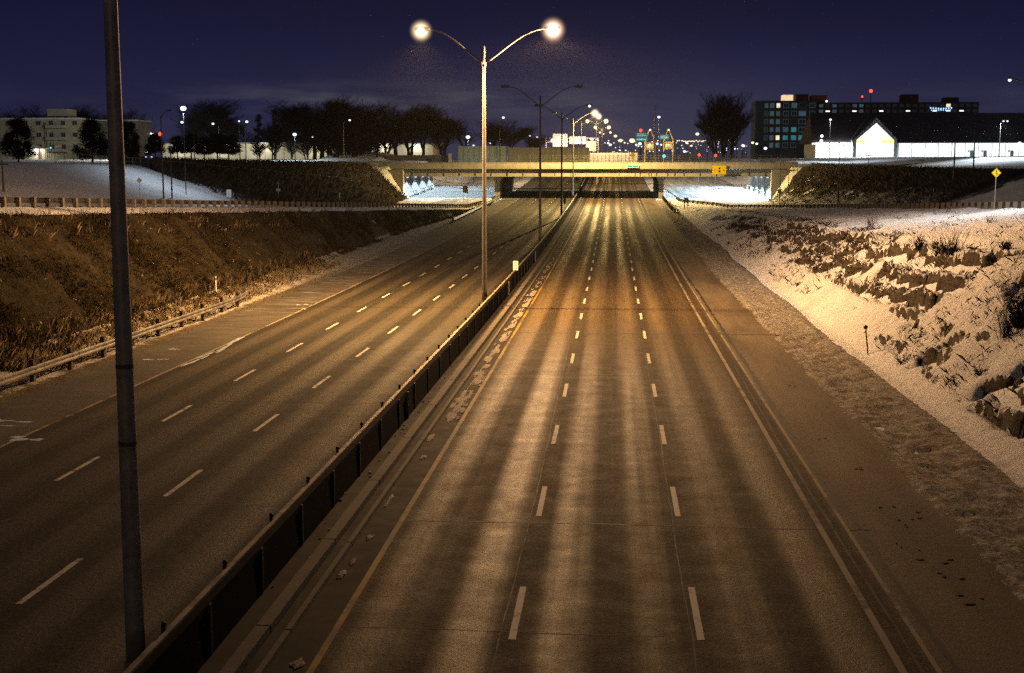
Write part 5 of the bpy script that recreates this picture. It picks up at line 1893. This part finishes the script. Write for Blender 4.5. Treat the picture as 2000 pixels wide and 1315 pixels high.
# utility poles
def pole(px, pyb, pyt, d, label, r=.11, arm=0, base=None, mat=None):
    q = P(px, pyt, d); bz = zt(q.x, d) if base is None else base
    root = thing('utility_pole', (q.x, d, bz), label, 'pole', 'dark poles around the overpass')
    H = q.z - bz
    mb = MB(); mb.tube([(0, 0, -.2), (0, 0, H * .5), (0, 0, H)], [r * 1.3, r, r * .7], 8); mb.build('shaft', mat or MAT_POLE_DK, root)
    mb = MB()
    if arm:
        mb.tube([(arm * t, 0, H - .3 + .9 * math.sin(t * math.pi / 2)) for t in (0, .25, .5, .75, 1)], .045, 6)
        mb.box(arm * 1.1, 0, H + .55, .6, .25, .14)
        mb.build('arm', mat or MAT_POLE_DK, root)
    else:
        mb.box(0, 0, H - .4, 1.1, .1, .12); mb.build('crossarm', mat or MAT_POLE_DK, root)
    return root

h0 = hit(316, 388); pole(314, 388, 226, h0.y, 'dark thin pole rising from the left snow slope past the red signal', .075, .9)
h0 = hit(334, 388); pole(332, 388, 268, h0.y, 'shorter dark pole beside the one at the red signal', .07)
h0 = hit(8, 376); pole(4, 376, 312, h0.y, 'short dark pole at the far left on the snow slope', .08)
pole(540, 316, 292, 268, 'thin pole in front of the dark brush at left', .06)
pole(1279, 316, 205, 322, 'tallest dark pole between the yellow masts', .14)
pole(985, 316, 226, 322.5, 'tall dark pole right of the tall glowing lamp', .1) if False else None
pole(1866, 342, 268, 190, 'thick dark pole against the floodlit store, left of the pair', .11)
pole(1905, 340, 246, 192, 'dark pole against the floodlit store, right of the pair', .10)
pole(1640, 338, 277, 205, 'bent dark lamp pole in front of the pale store wall', .07, -2.2)
pole(1525, 392, 304, 258, 'dark pole in front of the right end of the overpass', .075)
pole(1541, 392, 330, 262, 'shorter dark pole beside the right wing wall', .06)
pole(1697, 330, 300, 250, 'short pole on the snow in front of the gabled entrance', .06)
pole(1801, 328, 310, 262, 'short stake pole on the snow mound', .05)
pole(1303.5, 392, 372, 262, 'stub pole beside the right pier', .05) if False else None

# ------------------------------------------------------------------ trees
def branch_tree(name, H, spread, seed, label, dense=1.0, levels=5, leader=.9, trunks=1, mat=MAT_TWIGS, fat=1.0):
    r = random.Random(seed)
    tk, cr = MB(), MB()
    cnt = [0]
    queue = []
    def grow(p, d, L, rad, lv):
        cnt[0] += 1
        n = 3 if lv < 3 else 2
        pts = [p]; q = p; dd = d
        for i in range(n):
            dd = (dd + Vector((r.uniform(-.2, .2), r.uniform(-.2, .2), r.uniform(-.05, .16)))).normalized()
            q = q + dd * (L / n); pts.append(q)
        tgt = tk if lv < 2 else cr
        tgt.tube(pts, [rad * (1 - .55 * i / n) for i in range(n + 1)], 6 if lv < 2 else 3, False)
        if lv >= levels: return
        k = {0: 9, 1: 7, 2: 6, 3: 5, 4: 4}.get(lv, 3)
        for i in range(k):
            t = r.uniform(.22 if lv else .14, 1.0)
            j = min(n - 1, int(t * n)); b = pts[j].lerp(pts[j + 1], t * n - j)
            a = r.uniform(0, 2 * math.pi); side = Vector((math.cos(a), math.sin(a), 0))
            nd = (dd * r.uniform(.5, 1.0) + side * spread * r.uniform(.5, 1.1) + Vector((0, 0, r.uniform(.0, .35)))).normalized()
            queue.append((b, nd, L * r.uniform(.50, .74), max(.020 * fat, rad * r.uniform(.36, .55)), lv + 1))
    for k in range(trunks):
        a = r.uniform(0, 6.28)
        grow(Vector((0, 0, -.3)) + Vector((math.cos(a), math.sin(a), 0)) * (.4 if trunks > 1 else 0), Vector((r.uniform(-.12, .12), r.uniform(-.12, .12), 1)).normalized(), H * .46, .028 * H * .8, 0)
    while queue and cnt[0] < 6500 * dense:
        grow(*queue.pop(0))
    zm = sorted(v[2] for v in cr.v)[int(len(cr.v) * .995)]
    s = H / zm
    for mb in (tk, cr): mb.v = [(x * s, y * s, z * s) for x, y, z in mb.v]
    root = thing('bare_tree', (0, 0, 0), label, 'tree')
    tk.build('trunk', MAT_TRUNK, root)
    cr.build('crown', mat, root)
    return root


def pine_tree(H, W, seed, label, clear=.2, n=2600):
    r = random.Random(seed)
    root = thing('pine_tree', (0, 0, 0), label, 'tree')
    mb = MB(); mb.tube([(0, 0, -.3), (.1, 0, H * .4), (0, .1, H * .95)], [.22, .15, .03], 7)
    cl = []
    for k in range(44):
        z = H * r.uniform(clear + .05, .96)
        f = (z / H - clear) / (1 - clear)
        rad = W * (1.05 - f) ** .6 * min(1, .55 + f * 3) * r.uniform(.55, 1.0)
        a = r.uniform(0, 6.28)
        c = Vector((rad * .78 * math.cos(a), rad * .78 * math.sin(a), z)); cl.append((c, W * r.uniform(.16, .36)))
        mb.tube([(0, 0, z - .5), tuple(c)], [.06, .02], 4, False)
    mb.build('trunk', MAT_TRUNK, root)
    cr = MB()
    for i in range(n):
        c, s = r.choice(cl)
        p = c + Vector((r.gauss(0, .45), r.gauss(0, .45), r.gauss(0, .30))) * s
        if p.z < H * clear * .8: continue
        d = Vector((r.gauss(0, 1), r.gauss(0, 1), r.gauss(0, .5) + .2)).normalized(); u = d.orthogonal().normalized() * r.uniform(.05, .11); L = r.uniform(.35, .75)
        cr.quad(p - u, p + u, p + d * L)
        e = d.cross(u).normalized() * .08
        cr.quad(p - e, p + e, p + d * L * .9)
    cr.build('crown', MAT_NEEDLE, root)
    return root


PROTO = {}
def place_tree(kind, px, pyt, pyb, d, label, rz=0.0, wide=1.0, group=None):
    t = P(px, pyt, d); bz = P(px, pyb, d).z
    H = t.z - bz
    if kind not in PROTO:
        Hn, mk = {'bareA': (15, lambda: branch_tree('bareA', 15, .95, 3, label, 1.0, trunks=1)), 'bareB': (15, lambda: branch_tree('bareB', 15, .85, 11, label, 1.0, trunks=2)), 'bareC': (9, lambda: branch_tree('bareC', 9, 1.2, 21, label, .7, trunks=3)),
                  'bareD': (17, lambda: branch_tree('bareD', 17, .7, 31, label, 1.2, trunks=2)),
                  'pine': (10, lambda: pine_tree(10, 4.8, 5, label, .10, 9000)), 'clip': (7.5, lambda: pine_tree(7.5, 3.4, 6, label, .34, 5000)), 'fir': (12, lambda: pine_tree(12, 2.0, 8, label, .03, 3000))}[kind]
        o = mk(); PROTO[kind] = (o, Hn)
    else:
        o = copy_tree(PROTO[kind][0])
    Hn = PROTO[kind][1]
    s = H / Hn
    o.location = (t.x, d, bz - .1); o.scale = (s * wide, s * wide, s); o.rotation_euler = (0, 0, rz)
    o['label'] = label
    if group: o['group'] = group
    return o


G_B = 'bare trees along the left horizon'
for (k, px, pyt, pyb, d, rz, w, lab) in (
        ('bareA', 612, 198, 309, 332, 0, 1.15, 'broad bare tree forming the left edge of the biggest dark clump'),
        ('bareB', 645, 200, 308, 340, 1, 1.25, 'bare tree in the left middle of the biggest dark clump'),
        ('bareA', 680, 193, 306, 336, 2, 1.25, 'tallest bare tree of the biggest dark clump'),
        ('bareB', 712, 200, 305, 344, 3, 1.2, 'bare tree at the right edge of the biggest dark clump'),
        ('bareA', 628, 206, 306, 352, 5, 1.2, 'bare tree behind the left of the biggest dark clump'),
        ('bareB', 696, 204, 304, 356, 4, 1.3, 'bare tree behind the right of the biggest dark clump'),
        ('bareA', 772, 203, 304, 338, 4, 1.2, 'bare tree at the left of the second dark clump'),
        ('bareB', 800, 209, 304, 342, 1.5, 1.25, 'bare tree in the middle of the second dark clump'),
        ('bareA', 826, 214, 304, 348, 5.2, 1.2, 'bare tree at the right of the second dark clump'),
        ('bareB', 752, 232, 305, 350, 2.4, 1.2, 'lower bare tree in the gap between the two dark clumps'),
        ('bareB', 866, 228, 306, 360, 5, 1.3, 'bare tree just left of the blue grey panel wall'),
        ('bareA', 905, 226, 306, 366, .7, 1.3, 'bare tree behind the blue grey panel wall, left of the tall glowing lamp'),
        ('bareB', 968, 234, 304, 370, 2.2, 1.4, 'bare tree behind the blue grey panel wall, right of the tall glowing lamp'),
        ('bareA', 1000, 246, 304, 376, 3.4, 1.3, 'low bare tree over the dull grey panel wall'),
        ('bareB', 1045, 262, 304, 384, 4.4, 1.5, 'lowest bare tree at the right end of the left horizon'),
        ('bareC', 505, 274, 311, 322, 0, 1.1, 'small spreading bare tree in front of the pale low building, leftmost of its row'),
        ('bareC', 533, 240, 311, 326, 2, .8, 'slender bare tree before the pale low building'),
        ('bareC', 570, 268, 308, 324, 4, 1.0, 'spreading bare tree under the round white lamp'),
        ('bareC', 735, 276, 305, 330, 1, 1.0, 'small bare tree between the two dark clumps'),
        ('bareB', 560, 214, 308, 372, 2.7, 1.2, 'faint bare tree behind the pale low building'),
        ('bareA', 470, 220, 310, 382, 1.1, 1.3, 'faint bare tree behind the pines and the tall lamp pole'),
        ('bareB', 420, 214, 310, 386, .4, 1.3, 'faint bare tree behind the clipped pines'),
        ('bareA', 372, 196, 312, 392, 3.3, 1.1, 'tall faint bare tree behind the very bright blue lamp'),
        ('bareB', 225, 214, 312, 430, 3.3, 1.4, 'bare tree above the further grey apartment block'),
        ('bareA', 165, 210, 312, 425, 2.3, 1.3, 'bare tree above the right end of the cream apartment block'),
        ('bareB', 45, 208, 312, 425, 1.3, 1.4, 'bare tree above the left end of the cream apartment block')):
    place_tree(k, px, pyt, pyb, d, lab, rz, w * ((1.1 + .25 * ((int(px) * 7) % 5) / 4) if k != 'bareC' else 1.0), G_B)
for i, (px, pyt) in enumerate(((598, 262), (626, 255), (655, 258), (668, 268), (692, 254), (706, 262))):
    place_tree('bareC', px, pyt, 309, 328 + (i * 7) % 13, 'low bare scrub tree under the biggest dark clump, %s from its left edge' % ('first', 'second', 'third', 'fourth', 'fifth', 'sixth')[i], i * 1.3, 1.25, 'low scrub trees under the dark clumps')
for (k, px, pyt, pyb, d, rz, w, lab) in (
        ('pine', 32, 232, 317, 300, 0, 1.0, 'dense dark pine at the far left before the cream apartment block'),
        ('pine', 178, 233, 318, 290, 2, 1.05, 'dense dark pine immediately left of the big unlit pole'),
        ('pine', 250, 238, 317, 292, 4, .8, 'dense dark pine immediately right of the big unlit pole'),
        ('clip', 345, 266, 316, 282, 0, 1.0, 'clipped pine nearest the red signal'),
        ('clip', 372, 262, 316, 284, 1, 1.1, 'second clipped pine from the red signal'),
        ('clip', 398, 268, 318, 278, 2, 1.0, 'clipped pine in the middle of their row'),
        ('clip', 424, 262, 318, 280, 3.3, 1.15, 'second clipped pine from the right end of their row'),
        ('clip', 446, 264, 319, 276, 4.6, 1.2, 'clipped pine at the right end of their row'),
        ('clip', 302, 262, 316, 300, 5.6, 1.0, 'clipped pine beside the parked van'),
        ('fir', 503, 220, 308, 384, 0, 1.0, 'pointed fir left of the narrow one behind the pale low building'),
        ('fir', 537, 209, 308, 390, 2, .8, 'tall narrow fir behind the pale low building')):
    place_tree(k, px, pyt, pyb, d, lab, rz, w, 'dark evergreens at the left')
for (k, px, pyt, pyb, d, rz, w, lab) in (
        ('bareD', 1398, 184, 306, 352, 0, 1.0, 'left trunk of the pair of big bare trees right of the yellow masts'),
        ('bareD', 1432, 183, 306, 356, 2.5, 1.0, 'right tree of the pair of big bare trees, next to the dark tower'),
        ('bareD', 1415, 196, 306, 366, 4.5, 1.05, 'big bare tree standing behind the pair near the dark tower')):
    place_tree(k, px, pyt, pyb, d, lab, rz, w, 'big bare trees right of the overpass')

def bush(px, pyb, h, label, seed, n=60, w=.8, mat=MAT_TWIG, rad=.014):
    q = hit(px, pyb); r = random.Random(seed)
    mb = MB()
    for i in range(n):
        a = r.uniform(0, 6.28); l = r.uniform(.2, 1) * w
        p0 = Vector((r.gauss(0, .12), r.gauss(0, .12), -.1)); d = Vector((math.cos(a) * l, math.sin(a) * l, r.uniform(.6, 1.2))).normalized()
        L = h * r.uniform(.5, 1.0)
        p1 = p0 + d * L * .5; p2 = p1 + (d + Vector((r.uniform(-.3, .3), r.uniform(-.3, .3), .15))).normalized() * L * .5
        mb.tube([p0, p1, p2], [rad, rad * .7, rad * .35], 3, False)
        for k in range(4):
            b = p0.lerp(p1, r.random()) if r.random() < .4 else p1.lerp(p2, r.random())
            e = (d + Vector((r.uniform(-.7, .7), r.uniform(-.7, .7), r.uniform(-.2, .5)))).normalized() * L * r.uniform(.15, .35)
            mb.tube([b, b + e], [rad * .5, rad * .25], 3, False)
    o = mb.build('bare_shrub', mat, None, q)
    return tag(o, label, 'shrub', 'bare shrubs on the right bank')

bush(1990, 640, 2.3, 'large dark leafless shrub at the right edge above the rocks', 1, 150, .6, rad=.009)
bush(1963, 660, 1.3, 'smaller dark shrub left of the large one at the right edge', 2, 70, .45, rad=.008)
bush(1858, 500, 1.5, 'pale twiggy shrub on the crest of the rock bank', 3, 40, .5, MAT_BLADE)
bush(1832, 498, 1.1, 'thin twiggy shrub left of the pale one on the crest', 4, 30, .5, MAT_BLADE)
bush(1795, 486, 1.0, 'grassy shrub on the crest above the middle rocks', 5, 50, .4, MAT_BLADE)
bush(1935, 440, .8, 'small dark tuft alone on the right snow field', 6, 24, .5)
bush(1965, 487, .55, 'low dark clump with a shadow on the right snow field', 7, 60, .9, rad=.022)
bush(1765, 712, .55, 'small dark twig clump low on the snowy slope', 8, 34, .8)
bush(1830, 745, .4, 'sprawling twigs on the lower snowy slope', 9, 30, 1.4)
bush(1915, 730, .5, 'sprawling twigs below the near rocks', 10, 34, 1.4)
bush(1560, 560, .5, 'low brown tuft at the foot of the rock bank', 11, 50, 1.1, MAT_BLADE)
bush(1700, 445, 1.1, 'leafless shrub on the crest where the rocks begin', 12, 40, .5, MAT_BLADE)

# parked van at the left
def van(px, py, d, label, rz):
    q = P(px, py, d); bz = zt(q.x, d)
    root = thing('parked_van', (q.x, d, bz), label, 'van', None, rz)
    bm = plain('blue_white_van_paint', (.35, .42, .55), .35, 0, .1)
    mb = MB()
    mb.extrude([(-2.3, -.95, .45), (2.3, -.95, .45), (2.35, -.95, 1.1), (1.5, -.95, 1.35), (.9, -.95, 2.2), (-2.25, -.95, 2.25), (-2.35, -.95, 1.0)], (0, 1.9, 0)); mb.build('body', bm, root)
    for (a, b) in ((-2.0, -.9), (-.75, .3), (.4, .95)):
        mb = MB(); mb.box((a + b) / 2, -.965, 1.75, b - a, .03, .6); mb.build('window', MAT_DKGLASS, root)
    mb = MB(); mb.extrude([(1.53, -.8, 1.40), (1.53, .8, 1.40), (.97, .8, 2.14), (.97, -.8, 2.14)], (.03, 0, .03)); mb.build('windscreen', MAT_DKGLASS, root)
    for x in (-1.5, 1.45):
        for y in (-.85, .85):
            mb = MB(); mb.tube([(x, y - .12, .36), (x, y + .12, .36)], .36, 16); w_ = mb.build('wheel', MAT_BLACK, root)
            mb = MB(); mb.tube([(x, y - .13, .36), (x, y + .13, .36)], .19, 12); mb.build('rim', MAT_GREY, w_)
    for y in (-.7, .7):
        mb = MB(); mb.sphere((2.33, y, .92), .18, 8, 5); mb.build('headlight', glow('van_headlight', (.5, .65, 1.0), 3), root)
    return root

van(290, 303, 318, 'pale blue parked van with headlights lit beside the red signal', -1.2)

# ------------------------------------------------------------------ thin haze, added to put a glow around the lamps
def build_added_haze():
    mb = MB(); mb.box(0, 450, 34, 1600, 1400, 96)
    def fn(n):
        v = n.n('ShaderNodeVolumePrincipled')
        v.inputs['Color'].default_value = (.8, .82, .9, 1)
        v.inputs['Density'].default_value = HAZE_DENSITY
        v.inputs['Anisotropy'].default_value = 0.0
        o = n.n('ShaderNodeOutputMaterial')
        n.t.links.new(v.outputs[0], o.inputs['Volume'])
    o = mb.build('haze', M('added_glow_haze', fn))  # added haze box, there to put a glow around the lamps
    tag(o, 'thin haze added to give the lamps a soft glow', 'haze', kind='stuff')

HAZE_DENSITY = 0.00005
USE_HAZE = True
if USE_HAZE:
    build_added_haze()
